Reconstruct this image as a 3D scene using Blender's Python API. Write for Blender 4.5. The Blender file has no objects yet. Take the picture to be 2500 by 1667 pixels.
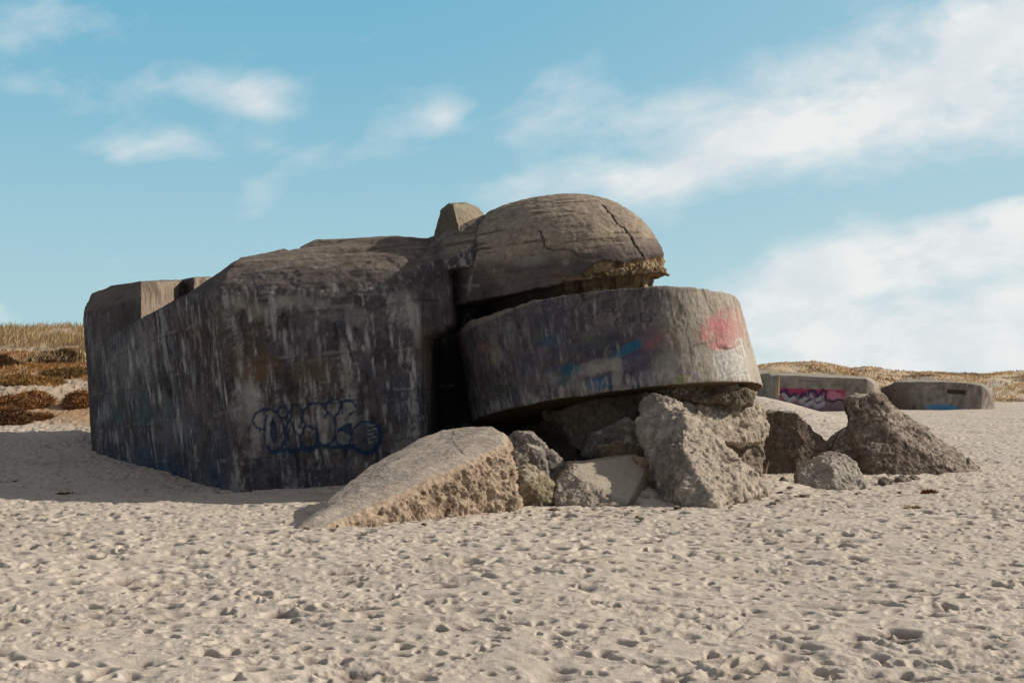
import bpy, bmesh, math, random
import numpy as np
random.seed(7)
R = math.radians
SC = bpy.context.scene
COLL = SC.collection

# ------------------------------------------------------------------ camera
EYE = 2.6; F = 3472.0; HOR = 940.0          # eye height, focal length and horizon row on the 2500 x 1667 survey grid
PITCH = math.atan((HOR - 833.5) / F)
cam = bpy.data.cameras.new('camera'); cam.lens = 50; cam.sensor_width = 36
cam.clip_start = 0.1; cam.clip_end = 8000
co = bpy.data.objects.new('camera', cam); COLL.objects.link(co)
co.location = (0, 0, EYE); co.rotation_euler = (math.pi/2 + PITCH, 0, 0)
SC.camera = co
# ------------------------------------------------------------------ light
SUN_EL = R(29); SUN_AZ = R(70)               # azimuth measured from +Y towards +X
S = (math.sin(SUN_AZ)*math.cos(SUN_EL), math.cos(SUN_AZ)*math.cos(SUN_EL), math.sin(SUN_EL))
sl = bpy.data.lights.new('sun', 'SUN'); sl.energy = 4.9; sl.angle = R(0.6); sl.color = (1.0, 0.92, 0.80)
so = bpy.data.objects.new('sun', sl); COLL.objects.link(so)
from mathutils import Vector, Matrix
so.rotation_euler = Vector(S).to_track_quat('Z', 'Y').to_euler()
SC.view_settings.view_transform = 'Standard'; SC.view_settings.look = 'None'
SC.view_settings.exposure = 0.0; SC.view_settings.gamma = 1

class NT:
    def __init__(s, t): s.t = t
    def n(s, ty, **k):
        o = s.t.nodes.new(ty)
        for a, b in k.items(): setattr(o, a, b)
        return o
    def put(s, sock, v):
        if hasattr(v, 'is_output'): s.t.links.new(v, sock)
        elif v is not None: sock.default_value = v
    def m(s, op, a, b=None, c=None, clamp=False):
        o = s.n('ShaderNodeMath', operation=op, use_clamp=clamp)
        for i, v in enumerate((a, b, c)):
            if v is not None: s.put(o.inputs[i], v)
        return o.outputs[0]
    def ramp(s, v, a, b, c=0.0, d=1.0, smooth=True):
        o = s.n('ShaderNodeMapRange', interpolation_type='SMOOTHSTEP' if smooth else 'LINEAR')
        for i, x in enumerate((v, a, b, c, d)): s.put(o.inputs[i], x)
        return o.outputs[0]
    def mix(s, f, a, b, bt='MIX'):
        o = s.n('ShaderNodeMix', data_type='RGBA', blend_type=bt)
        s.put(o.inputs[0], f); s.put(o.inputs[6], a); s.put(o.inputs[7], b)
        return o.outputs[2]
    def noise(s, vec, scale, detail=4, rough=0.5, dist=0.0):
        o = s.n('ShaderNodeTexNoise'); s.put(o.inputs['Vector'], vec)
        o.inputs['Scale'].default_value = scale; o.inputs['Detail'].default_value = detail
        o.inputs['Roughness'].default_value = rough; o.inputs['Distortion'].default_value = dist
        return o.outputs[0]

def pix_dir(px, py):
    a = (px - 1250) / F; b = (833.5 - py) / F
    c, s_ = math.cos(PITCH), math.sin(PITCH)
    y = c - b*s_; z = s_ + b*c
    return a / y, z / y                       # bearing x/y, elevation z/y

w = bpy.data.worlds.new('World'); SC.world = w; w.use_nodes = True
nt = NT(w.node_tree); w.node_tree.nodes.clear()
out = nt.n('ShaderNodeOutputWorld'); bg = nt.n('ShaderNodeBackground')
w.node_tree.links.new(bg.outputs[0], out.inputs[0])
sky = nt.n('ShaderNodeTexSky', sky_type='NISHITA'); sky.sun_disc = False
sky.sun_elevation = SUN_EL; sky.sun_rotation = SUN_AZ
sky.air_density = 1.0; sky.dust_density = 1.0; sky.ozone_density = 1.2
tc = nt.n('ShaderNodeTexCoord'); sep = nt.n('ShaderNodeSeparateXYZ')
nt.put(sep.inputs[0], tc.outputs['Generated'])
dx, dy, dz = sep.outputs
dyc = nt.m('MAXIMUM', dy, 0.05)
ca = nt.m('DIVIDE', dx, dyc); cb = nt.m('DIVIDE', dz, dyc)
comb = nt.n('ShaderNodeCombineXYZ'); nt.put(comb.inputs[0], ca); nt.put(comb.inputs[1], nt.m('MULTIPLY', cb, 1.8))
cv = comb.outputs[0]
warp1 = nt.m('MULTIPLY', nt.m('SUBTRACT', nt.noise(cv, 5, 3), 0.5), 0.10)
wa = nt.m('ADD', ca, warp1)
comb2 = nt.n('ShaderNodeCombineXYZ'); nt.put(comb2.inputs[0], cb); nt.put(comb2.inputs[1], ca)
warp2 = nt.m('MULTIPLY', nt.m('SUBTRACT', nt.noise(comb2.outputs[0], 7, 3), 0.5), 0.06)
wb = nt.m('ADD', cb, warp2)
def blob(px, py, rx, ry, ang, amp):
    a0, b0 = pix_dir(px, py); rx /= F; ry /= F; t = R(ang)
    u = nt.m('SUBTRACT', wa, a0); v = nt.m('SUBTRACT', wb, b0)
    p = nt.m('ADD', nt.m('MULTIPLY', u, math.cos(t)/rx), nt.m('MULTIPLY', v, math.sin(t)/rx))
    q = nt.m('SUBTRACT', nt.m('MULTIPLY', v, math.cos(t)/ry), nt.m('MULTIPLY', u, math.sin(t)/ry))
    d = nt.m('ADD', nt.m('MULTIPLY', p, p), nt.m('MULTIPLY', q, q))
    return nt.m('MULTIPLY', nt.m('POWER', 2.718, nt.m('MULTIPLY', d, -1.0)), amp)
CLOUDS = [
    (600, 220, 100, 44, -4, .58), (480, 218, 270, 46, 2, .30), (345, 362, 130, 40, -6, .55), (590, 470, 90, 70, 0, .20),
    (1010, 280, 190, 56, 20, .36), (890, 100, 60, 22, 0, .25), (1090, 235, 60, 40, 20, .40), (1360, 270, 130, 110, 20, .42), (1300, 470, 160, 50, 8, .30),
    (130, 50, 230, 60, 0, .36), (60, 170, 120, 40, 0, .16), (650, 350, 100, 40, -10, .25),
    (1560, 430, 170, 40, 10, 1.0), (1880, 330, 330, 74, 22, 1.3), (2300, 190, 400, 115, 27, 1.35), (2520, 80, 260, 130, 20, 1.0), (1620, 300, 160, 50, 10, .50), (2050, 110, 260, 90, 30, .30),
    (1950, 710, 210, 70, 14, 1.3), (2200, 640, 300, 70, 18, 1.5), (2480, 570, 220, 80, 10, 1.5), (2100, 850, 520, 100, 4, 1.25), (2550, 800, 400, 160, 4, 1.1), (0, 790, 60, 30, 0, .8),
    (2480, 300, 140, 60, 0, .7),
    (1960, 765, 260, 30, 4, -.7), (2330, 715, 200, 30, 8, -.45), (2000, 845, 260, 16, 2, -.4), (2480, 470, 200, 30, 10, -.6), (2050, 215, 90, 40, 30, -.5)]
den = None
for c_ in CLOUDS:
    b_ = blob(*c_); den = b_ if den is None else nt.m('ADD', den, b_)
rp = nt.m('ADD', nt.m('MULTIPLY', wa, .94*5), nt.m('MULTIPLY', wb, .34*5)); rq = nt.m('SUBTRACT', nt.m('MULTIPLY', wb, .94*15), nt.m('MULTIPLY', wa, .34*15))
comb4 = nt.n('ShaderNodeCombineXYZ'); nt.put(comb4.inputs[0], rp); nt.put(comb4.inputs[1], rq)
n1 = nt.noise(cv, 15, 12, .62, .3); n2 = nt.noise(cv, 60, 8, .62); n3 = nt.noise(comb4.outputs[0], 1.4, 10, .60, .5)
den = nt.m('MAXIMUM', den, 0.0); den = nt.m('SUBTRACT', 1.0, nt.m('POWER', 2.718, nt.m('MULTIPLY', den, -1.15)))
tex = nt.m('ADD', nt.m('ADD', nt.m('MULTIPLY', nt.m('SUBTRACT', n1, .5), 1.9), nt.m('MULTIPLY', nt.m('SUBTRACT', n2, .5), .45)), nt.m('MULTIPLY', nt.m('SUBTRACT', n3, .5), 2.1))
dd = nt.m('ADD', den, nt.m('MULTIPLY', tex, nt.m('ADD', nt.m('MULTIPLY', den, .62), .22)))
cm = nt.m('MULTIPLY', nt.ramp(dd, .08, .84, smooth=False), nt.ramp(dy, .05, .3))
grad = nt.mix(nt.ramp(dz, -.02, .30), (4.5, 6.7, 7.3, 1), (1.65, 4.65, 6.4, 1))
grad = nt.mix(nt.m('MULTIPLY', nt.ramp(ca, -.15, .45), nt.ramp(dy, -.2, .5, 0, .45)), grad, (5.3, 6.9, 7.4, 1))
skyc = nt.mix(nt.ramp(dz, .29, .5, .9, 0.0), sky.outputs[0], grad)
# broken grey cloud added in the unseen sky behind and above, neutralising the fill light
comb3 = nt.n('ShaderNodeCombineXYZ'); zz = nt.m('ADD', nt.m('ABSOLUTE', dz), .35)
nt.put(comb3.inputs[0], nt.m('DIVIDE', dx, zz)); nt.put(comb3.inputs[1], nt.m('DIVIDE', dy, zz))
oc = nt.ramp(nt.noise(comb3.outputs[0], 1.3, 6, .6), .34, .58)
away = nt.m('MAXIMUM', nt.ramp(dy, -.05, .35, 1, 0), nt.ramp(dz, .36, .6))
skyc = nt.mix(nt.m('MULTIPLY', nt.m('MULTIPLY', oc, away), .8), skyc, (3.7, 3.15, 2.85, 1))
cloudc = nt.mix(nt.ramp(nt.noise(cv, 11, 8, .6), .35, .68), (8.8, 8.85, 8.7, 1), (7.2, 7.7, 8.0, 1))
fin = nt.mix(nt.m('MULTIPLY', cm, .93), skyc, cloudc)
nt.put(bg.inputs[0], fin); bg.inputs[1].default_value = 0.10

# ------------------------------------------------------------------ numeric helpers
def P(px, py, Y):
    a, b = pix_dir(px, py)
    return np.array([a*Y, Y, EYE + b*Y])
def to_pix(V):
    x = V[:, 0]; y = V[:, 1]; z = V[:, 2] - EYE
    c, s_ = math.cos(PITCH), math.sin(PITCH)
    fw = y*c + z*s_; up = -y*s_ + z*c
    fw = np.maximum(fw, 0.1)
    return 1250 + F*x/fw, 833.5 - F*up/fw
def h3(ix, iy, iz, seed):
    h = (ix.astype(np.uint32)*np.uint32(374761393) + iy.astype(np.uint32)*np.uint32(668265263)
         + iz.astype(np.uint32)*np.uint32(2147483647 - 97) + np.uint32((seed*974634777 + 12345) & 0xffffffff))
    h = (h ^ (h >> np.uint32(13)))*np.uint32(1274126177); h = (h ^ (h >> np.uint32(16)))*np.uint32(2246822519)
    h = h ^ (h >> np.uint32(15))
    return (h & np.uint32(0xffffff)).astype(np.float32)/np.float32(0xffffff)
def vnoise(x, y, z, seed=0):
    xi = np.floor(x); yi = np.floor(y); zi = np.floor(z)
    fx = (x-xi).astype(np.float32); fy = (y-yi).astype(np.float32); fz = (z-zi).astype(np.float32)
    xi = xi.astype(np.int64); yi = yi.astype(np.int64); zi = zi.astype(np.int64)
    q = lambda t: t*t*t*(t*(t*6-15)+10)
    fx = q(fx); fy = q(fy); fz = q(fz)
    r = 0
    for a in (0, 1):
        wx = fx if a else 1-fx
        for b in (0, 1):
            wy = fy if b else 1-fy
            for c in (0, 1):
                wz = fz if c else 1-fz
                r = r + wx*wy*wz*h3(xi+a, yi+b, zi+c, seed)
    return r*2-1
ROT = np.array([[0.36, 0.48, -0.8], [-0.8, 0.60, 0.0], [0.48, 0.64, 0.6]])
def fbm(V, scale, octv=5, gain=0.5, seed=0, lac=2.1, ridged=False):
    sc = np.array(scale) if hasattr(scale, '__len__') else np.array([scale]*3)
    Q = V*sc; amp = 1.0; tot = 0; s_ = 0
    for o in range(octv):
        n = vnoise(Q[:, 0]+o*17.3, Q[:, 1]+o*5.1, Q[:, 2]+o*9.7, seed+o)
        if ridged: n = 1-2*np.abs(n)
        tot = tot + amp*n; s_ += amp; amp *= gain
        Q = (Q @ ROT.T if not hasattr(scale, '__len__') else Q)*lac
    return tot/s_*1.6
def worley(V, scale, seed=0):
    Q = V*scale; I = np.floor(Q).astype(np.int64); Fr = Q-I
    f1 = np.full(len(V), 9.0, np.float32); f2 = f1.copy(); idr = np.zeros(len(V), np.float32)
    for a in (-1, 0, 1):
        for b in (-1, 0, 1):
            for c in (-1, 0, 1):
                ix, iy, iz = I[:, 0]+a, I[:, 1]+b, I[:, 2]+c
                d = (a+h3(ix, iy, iz, seed)-Fr[:, 0])**2 + (b+h3(ix, iy, iz, seed+51)-Fr[:, 1])**2 + (c+h3(ix, iy, iz, seed+97)-Fr[:, 2])**2
                m_ = d < f1
                f2 = np.where(m_, f1, np.minimum(f2, d)); idr = np.where(m_, h3(ix, iy, iz, seed+7), idr)
                f1 = np.where(m_, d, f1)
    return np.sqrt(f1), np.sqrt(f2), idr
def ss(x, a, b):
    t = np.clip((x-a)/(b-a), 0, 1); return t*t*(3-2*t)
def seg_dist(px, py, pts):
    d = np.full(len(px), 1e9)
    for (x0, y0), (x1, y1) in zip(pts[:-1], pts[1:]):
        vx, vy = x1-x0, y1-y0; L = vx*vx+vy*vy+1e-9
        t = np.clip(((px-x0)*vx+(py-y0)*vy)/L, 0, 1)
        d = np.minimum(d, np.hypot(px-x0-t*vx, py-y0-t*vy))
    return d
def ell(px, py, cx, cy, rx, ry, ang=0):
    t = R(ang); u = (px-cx)*math.cos(t)-(py-cy)*math.sin(t); v = (py-cy)*math.cos(t)+(px-cx)*math.sin(t)
    return np.sqrt((u/rx)**2+(v/ry)**2)
def mixc(c, col, f):
    f = np.clip(f, 0, 1)[:, None]; return c*(1-f)+np.array(col)[None, :]*f

# ------------------------------------------------------------------ ground height
yT = [0, 29, 40, 46, 54, 61, 64, 70, 75, 83, 95, 140]
zT = [0, 0, .22, .43, 1.12, 2.07, 2.5, 3.75, 4.85, 6.05, 5.2, 4.0]
def H0(x, y):
    a = x/np.maximum(y, 5)
    L = 1-ss(a, -.30, -.16)
    base = np.interp(y, [0, 30, 45, 110, 170, 5000], [0, 0, .03, .42, .6, .6])
    left = np.interp(y, yT, zT)
    h = base*(1-L) + left*L
    # far dunes on the right and behind the bunkers
    rid = np.interp((1250+a*F), [900, 1842, 1883, 1949, 1985, 2017, 2047, 2077, 2121, 2172, 2217, 2306, 2401, 2455, 2500, 2900],
                    [860, 886, 878, 874, 871, 875, 883, 889, 884, 892, 899, 902, 905, 899, 898, 905])
    zr = (HOR-rid)/F*200+EYE-.35
    V = np.stack([x*.035, y*.035, x*0], 1)
    n = fbm(V, 1.0, 4, .5, 3)
    prof = ss(y, 158, 203)*(1-ss(y, 203, 300)*.4)
    f = (zr*(.96+.04*n) - .6)*prof
    h = h + np.where(L < 1, f*(1-L), 0)
    h = h + ss(y, 165, 185)*(1.6*fbm(np.stack([x*.09+y*.03, y*.05, x*0], 1), 1, 4, .55, 9))*(1-L)*0.5*(1-ss(y, 190, 202))
    h = h + L*ss(y, 55, 70)*.55*fbm(np.stack([x*.12, y*.12, x*0], 1), 1, 3, .5, 8)
    # drifts and banks
    def g(px_, Y, rx, ry, hh):
        cx = (px_-1250)/F*Y
        return hh*np.exp(-((x-cx)/rx)**2-((y-Y)/ry)**2)
    h = h + g(1800, 92, 4.5, 18, 1.75) + g(1500, 42, 3, 3, .3) + g(1960, 41, 2.2, 1.8, .12) + g(1560, 32.4, .9, 1.0, .30)
    h = h + g(800, 34.6, 2.0, 1.0, .12) + g(1890, 36, .9, 1.5, .18) + g(1300, 30.4, 1.2, .6, .06) + g(330, 38.5, 2.5, 2.0, .12)
    h = h + .05*fbm(np.stack([x*.25, y*.25, x*0], 1), 1, 2, .5, 5)*ss(y, 5, 12)
    return h
def dimples(x, y, cell, seed, dmin, dmax, rmin, rmax):
    gx = x/cell; gy = y/cell; ix = np.floor(gx).astype(np.int64); iy = np.floor(gy).astype(np.int64); z0 = np.zeros_like(ix)
    r = np.zeros(len(x), np.float32)
    for a in (-1, 0, 1):
        for b in (-1, 0, 1):
            cx, cy = ix+a, iy+b
            ox = cx+h3(cx, cy, z0, seed); oy = cy+h3(cx, cy, z0, seed+1)
            th = h3(cx, cy, z0, seed+2)*6.283; asp = 1+.9*h3(cx, cy, z0, seed+3)
            rad = (rmin+(rmax-rmin)*h3(cx, cy, z0, seed+4)**1.5)/cell
            dep = dmin+(dmax-dmin)*h3(cx, cy, z0, seed+5)**1.3
            ux = (gx-ox)*np.cos(th)+(gy-oy)*np.sin(th); uy = -(gx-ox)*np.sin(th)+(gy-oy)*np.cos(th)
            q = (ux/(rad*asp))**2+(uy/rad)**2
            r = r - dep*(np.exp(-q*q*.9-q*.4) - .12*np.exp(-((np.sqrt(q)-1.4)/.38)**2))
    return r
_rt = random.Random(12); PRINTS = []
for (x0, y0, th, n_) in [(-4.4, 10.6, .25, 13), (4.6, 12.0, 2.6, 15), (-1.0, 10.2, 1.1, 18), (2.6, 10.4, 1.9, 16), (-6.5, 16, .1, 18), (6.8, 18, 2.9, 16), (-3.0, 13, .75, 14)]:
    X_, Y_ = x0, y0
    for k in range(n_):
        th += _rt.uniform(-.12, .12); X_ += .68*math.cos(th); Y_ += .68*math.sin(th); sd_ = .11*(1 if k % 2 else -1)
        PRINTS.append((X_-sd_*math.sin(th), Y_+sd_*math.cos(th), th+_rt.uniform(-.2, .2), _rt.uniform(.035, .075)))
def trails(x, y):
    r = np.zeros(len(x))
    for (cx, cy, th, dp) in PRINTS:
        m_ = np.nonzero((np.abs(x-cx) < .4) & (np.abs(y-cy) < .4))[0]
        if len(m_) == 0: continue
        ux = (x[m_]-cx)*math.cos(th)+(y[m_]-cy)*math.sin(th); uy = -(x[m_]-cx)*math.sin(th)+(y[m_]-cy)*math.cos(th)
        q = (ux/.15)**2+(uy/(.065+.02*np.clip(ux/.15, -1, 1)))**2
        r[m_] += -dp*np.exp(-q**2*.8)+dp*.22*np.exp(-((np.sqrt(q)-1.4)/.3)**2)
    return r
def Hd(x, y, fade=True):
    h = H0(x, y)
    f = 1-ss(y, 60, 120)*.5
    a = x/np.maximum(y, 5)
    W = np.stack([x, y, x*0], 1).astype(np.float64)
    dens = ss(fbm(W, .35, 3, .5, 33), -.55, .45)*.9+.1
    wx = x+.06*fbm(W, 4, 2, .5, 71); wy = y+.06*fbm(W, 4, 2, .5, 72)
    d = dimples(wx, wy, .44, 11, .0, .135, .075, .17)*dens + dimples(wx+7, wy+3, .27, 21, .0, .062, .04, .09)*(1.3-dens*.6) + dimples(wx+1, wy+8, 1.1, 61, .0, .05, .15, .36)*.8
    gr = ss(fbm(W, 1.3, 3, .5, 34), .0, .6); d = d + .016*fbm(W, 2.3, 3, .6, 31)+(.004+.013*gr)*fbm(W, 10, 3, .6, 32)
    d = d + (.3+gr)*.010*dimples(wx, wy, .13, 41, .0, .9, .02, .05)
    return h + d*f*1.16 + .8*trails(x, y)

# ------------------------------------------------------------------ mesh helpers
def new_mesh(name, V, faces_flat, loops):
    me = bpy.data.meshes.new(name)
    me.vertices.add(len(V)); me.vertices.foreach_set('co', np.asarray(V, np.float32).ravel())
    nf = len(faces_flat)//loops
    me.loops.add(nf*loops); me.loops.foreach_set('vertex_index', np.asarray(faces_flat, np.int32))
    me.polygons.add(nf)
    me.polygons.foreach_set('loop_start', np.arange(0, nf*loops, loops, dtype=np.int32))
    me.polygons.foreach_set('use_smooth', np.ones(nf, bool))
    me.update(calc_edges=True); me.validate()
    return me
def set_col(me, col, name='Col'):
    at = me.color_attributes.new(name, 'FLOAT_COLOR', 'POINT')
    c = np.ones((len(me.vertices), 4), np.float32); c[:, :3] = np.clip(col, 0.002, .95)
    at.data.foreach_set('color', c.ravel())
def tag(o, label=None, cat=None, group=None, kind=None):
    if label: o['label'] = label
    if cat: o['category'] = cat
    if group: o['group'] = group
    if kind: o['kind'] = kind
    return o
def obj(name, me, mat, parent=None):
    o = bpy.data.objects.new(name, me); COLL.objects.link(o)
    if mat: me.materials.append(mat)
    if parent: o.parent = parent; o.matrix_parent_inverse = parent.matrix_world.inverted()
    return o
def empty(name, loc):
    o = bpy.data.objects.new(name, None); COLL.objects.link(o); o.location = loc; o.empty_display_size = .5
    bpy.context.view_layer.update()
    return o
def solid(hulls, voxel, smooth=0):
    """union of convex hulls -> evenly meshed solid; returns mesh"""
    bm = bmesh.new()
    for pts in hulls:
        b2 = bmesh.new()
        for p in pts: b2.verts.new(tuple(p))
        r = bmesh.ops.convex_hull(b2, input=b2.verts)
        junk = [e for e in r['geom_interior'] if isinstance(e, bmesh.types.BMVert)]+[e for e in r['geom_unused'] if isinstance(e, bmesh.types.BMVert)]
        if junk: bmesh.ops.delete(b2, geom=list(set(junk)), context='VERTS')
        bmesh.ops.recalc_face_normals(b2, faces=b2.faces)
        tmp = bpy.data.meshes.new('tmp'); b2.to_mesh(tmp); b2.free(); bm.from_mesh(tmp); bpy.data.meshes.remove(tmp)
    me = bpy.data.meshes.new('tmp'); bm.to_mesh(me); bm.free()
    o = bpy.data.objects.new('tmp', me); COLL.objects.link(o)
    md = o.modifiers.new('r', 'REMESH'); md.mode = 'VOXEL'; md.voxel_size = voxel
    if smooth:
        ms = o.modifiers.new('s', 'SMOOTH'); ms.iterations = smooth; ms.factor = .5
    dg = bpy.context.evaluated_depsgraph_get(); dg.update()
    res = bpy.data.meshes.new_from_object(o.evaluated_get(dg))
    bpy.data.objects.remove(o); bpy.data.meshes.remove(me)
    return res
def coords(me):
    n = len(me.vertices); V = np.empty(n*3, np.float32); me.vertices.foreach_get('co', V)
    N = np.empty(n*3, np.float32); me.vertex_normals.foreach_get('vector', N)
    return V.reshape(-1, 3).astype(np.float64), N.reshape(-1, 3).astype(np.float64)
def finish(me, dispf, colf):
    V, N = coords(me)
    d = dispf(V, N) if dispf else 0
    if dispf:
        if isinstance(d, tuple): V2 = V + N*d[0][:, None] + d[1]
        else: V2 = V + N*d[:, None]
        me.vertices.foreach_set('co', V2.astype(np.float32).ravel())
    me.polygons.foreach_set('use_smooth', np.ones(len(me.polygons), bool)); me.update()
    set_col(me, colf(V, N, d if dispf else None))
    return me

# ------------------------------------------------------------------ materials
def mat(name, rough=.95, bump=.0, bscale=30, speck=.0, sscale=60, attr='Col', bdist=.02):
    m = bpy.data.materials.new(name); m.use_nodes = True; t = NT(m.node_tree)
    bs = m.node_tree.nodes['Principled BSDF']; bs.inputs['Roughness'].default_value = rough
    bs.inputs['Specular IOR Level'].default_value = .2
    at = t.n('ShaderNodeAttribute', attribute_name=attr)
    tc = t.n('ShaderNodeTexCoord'); v = tc.outputs['Object']
    c = at.outputs['Color']
    if speck:
        n = t.noise(v, sscale, 5, .7); f = t.ramp(n, .25, .75, 1-speck, 1+speck, False)
        n2 = t.noise(v, sscale/6, 4, .6); f2 = t.ramp(n2, .3, .7, 1-speck*.6, 1+speck*.6, False)
        g = t.n('ShaderNodeCombineXYZ'); k = t.m('MULTIPLY', f, f2)
        for i in range(3): t.put(g.inputs[i], k)
        c = t.mix(1.0, c, g.outputs[0], 'MULTIPLY')
    t.put(bs.inputs['Base Color'], c)
    if bump:
        b = t.n('ShaderNodeBump'); b.inputs['Strength'].default_value = bump; b.inputs['Distance'].default_value = bdist
        t.put(b.inputs['Height'], t.noise(v, bscale, 8, .65)); t.put(bs.inputs['Normal'], b.outputs[0])
    return m
M_sand = mat('sand', .97, .55, 28, .10, 90, bdist=.03)
M_conc = mat('weathered_concrete', .93, .7, 22, .20, 40, bdist=.035)
M_rock = mat('broken_concrete', .95, .9, 26, .26, 45, bdist=.05)
M_grass = mat('marram_grass', .9)
M_shrub = mat('dry_shrub', .95)
M_wood = mat('driftwood', .9, .3, 60, .2, 80)

# ------------------------------------------------------------------ ground sheet
rows = [-6, -2, 2, 5, 7.5, 9]
y = 9.6
while y < 260:
    rows.append(y); y += .027*(y/12)**1.3
for e in (300, 360, 450, 600, 900, 1500, 3000, 6000): rows.append(e)
rows = np.array(rows, float)
uc = np.linspace(-.43, .43, 1000)
uo = np.array([.46, .5, .56, .64, .75, .95, 1.3, 2, 4])
U = np.concatenate([-uo[::-1], uc, uo])
YY, UU = np.meshgrid(rows, U, indexing='ij')
XX = UU*(np.maximum(YY, -1)+2.2)
gx = XX.ravel(); gy = YY.ravel()
gz = Hd(gx, gy)
V = np.stack([gx, gy, gz], 1)
nr, ncl = len(rows), len(U)
idx = np.arange(nr*ncl).reshape(nr, ncl)
fq = np.stack([idx[:-1, :-1], idx[:-1, 1:], idx[1:, 1:], idx[1:, :-1]], -1).reshape(-1)
me = new_mesh('sand_ground', V, fq, 4)
A = gx/np.maximum(gy, 5); gpx = 1250+A*F
G2 = np.stack([gx, gy, gx*0], 1)
col = np.tile(np.array([.495, .430, .358]), (len(gx), 1))
col *= (1+.07*fbm(G2, .5, 4, .5, 5)+.05*fbm(G2, 6, 3, .6, 6))[:, None]
dim = gz-H0(gx, gy)
col = col*(1-ss(-dim, .015, .09)[:, None]*np.array([.50, .54, .54]))                    # shade of hollows and footprints painted into the sand colour, darker with depth
wet = ss(fbm(G2, .9, 3, .5, 15), .55, 1.0); col = mixc(col, (.36, .29, .21), wet*.35)
Lm = 1-ss(A, -.30, -.16)
ngr = fbm(G2, .28, 5, .55, 44)
ngs = fbm(np.stack([gx*.15, gy*.6, gx*0], 1), 1, 4, .55, 45)
gzw = gz+.55*fbm(np.stack([gx*.22+gy*.05, gy*.10, gx*0], 1), 1, 4, .6, 48)
band = ss(gzw, 2.4, 3.1)*Lm*ss(gy, 55, 62)
col = mixc(col, (.42, .235, .09), band*ss(ngr+.5*ngs, -.55, .1)*.95)
col = mixc(col, (.44, .34, .24), Lm*ss(gz, .8, 1.6)*.8)
low = ss(gzw, .9, 1.6)*(1-ss(gzw, 2.1, 2.6))*Lm
col = mixc(col, (.36, .22, .11), low*ss(ngr, -.15, .5)*.85)
far = ss(gy, 160, 176)*(1-Lm)
col = mixc(col, (.52, .40, .245), far*ss(ngr*.5+ngs*.6, -.55, .15)*.95)
col = mixc(col, (.17, .12, .055), far*ss(fbm(G2, .12, 4, .6, 47), .3, .8)*.7)
set_col(me, col)
g = obj('sand_ground', me, M_sand); tag(g, 'pale trampled beach sand rising to grassy dunes', None, None, 'structure')

def hz(x, y): return float(Hd(np.array([float(x)]), np.array([float(y)]))[0])

# ------------------------------------------------------------------ the tilted bunker
TX = np.array([.992, 0, .125]); TU = np.array([-.125, .0, .992]); TY = np.array([0, 1, 0])
def loc(V): return np.stack([V@TX, V@TY, V@TU], 1)

R2 = lambda pts: [(580+x/2.613, 680+y/2.613) for x, y in pts]
def circ(cx, cy, rx, ry, a0=0, a1=360, n=22):
    return [(cx+rx*math.cos(R(a0+(a1-a0)*i/n)), cy+ry*math.sin(R(a0+(a1-a0)*i/n))) for i in range(n+1)]
TAG = [R2(p) for p in [
    [(165, 965), (120, 950), (95, 910), (110, 862), (160, 835), (215, 834), (262, 862), (294, 930), (305, 1000), (290, 1060), (255, 1096), (215, 1100), (182, 1062), (170, 1000), (173, 930), (185, 872)],
    [(222, 900), (212, 960), (218, 1010), (232, 1040), (245, 1000), (238, 930), (222, 900)],
    circ(290, 852, 34, 36),
    [(306, 1080), (352, 1094), (398, 1078), (412, 1040), (396, 1000), (372, 985), (345, 930), (335, 855), (350, 812), (384, 803), (410, 828), (414, 872), (396, 950)],
    [(305, 1060), (300, 1000), (312, 940), (335, 900)],
    [(470, 945), (430, 935), (414, 880), (428, 830), (470, 796), (520, 790), (556, 812), (572, 850), (560, 880)],
    [(430, 945), (405, 1000), (408, 1055), (446, 1080), (495, 1068), (516, 1015), (505, 962), (468, 945)],
    [(556, 830), (572, 792), (606, 772), (645, 770), (662, 796), (650, 850), (618, 880), (622, 940), (620, 1000), (602, 1048), (566, 1062), (525, 1050), (508, 1010)],
    [(556, 812), (580, 860), (600, 880)],
    [(668, 862), (662, 792), (696, 776), (738, 780), (750, 815)],
    [(648, 965), (690, 932), (722, 930), (716, 985), (690, 975), (650, 965)],
    [(625, 1005), (632, 1048), (676, 1068), (715, 1052), (728, 1010), (720, 985)],
    [(712, 870), (740, 850)],
    circ(820, 1010, 92, 98)]]
TAGF = [R2(p) for p in [[(215, 1112), (275, 1098), (310, 1092), (360, 1104), (410, 1086), (460, 1096), (520, 1068), (580, 1078), (640, 1070), (690, 1080), (735, 1072)], [(745, 1075), (800, 1112), (850, 1108), (900, 1060), (915, 1000), (900, 940)], [(655, 964), (700, 950), (715, 945), (714, 975)]]]

rs = random.Random(21)
STROKES = [(rs.uniform(225, 1035), rs.uniform(735, 1150), rs.uniform(1.2, 5.0), rs.uniform(8, 42), rs.uniform(.35, 1.0)) for _ in range(230)]
DSTROKES = [(rs.uniform(225, 1035), rs.uniform(735, 1150), rs.uniform(1.5, 7.0), rs.uniform(10, 60), rs.uniform(.3, .8)) for _ in range(90)]
def strokes(c, px, py, lst, colr, vf, mask, lean=-.13):
    idx_ = np.nonzero(mask)[0]; x = px[idx_]; y_ = py[idx_]; v_ = vf[idx_]; acc = np.zeros(len(x))
    for (cx, cy, rx, ry, am) in lst:
        m_ = np.abs(y_-cy) < ry*1.4
        xx = x[m_]-cx-lean*-(y_[m_]-cy)*-1
        q = np.sqrt((xx/rx)**2+((y_[m_]-cy)/ry)**2)+.45*v_[m_]
        acc[m_] = np.maximum(acc[m_], (1-ss(q, .35, 1.25))*am)
    f = np.zeros(len(px)); f[idx_] = acc
    return mixc(c, colr, f)
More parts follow.
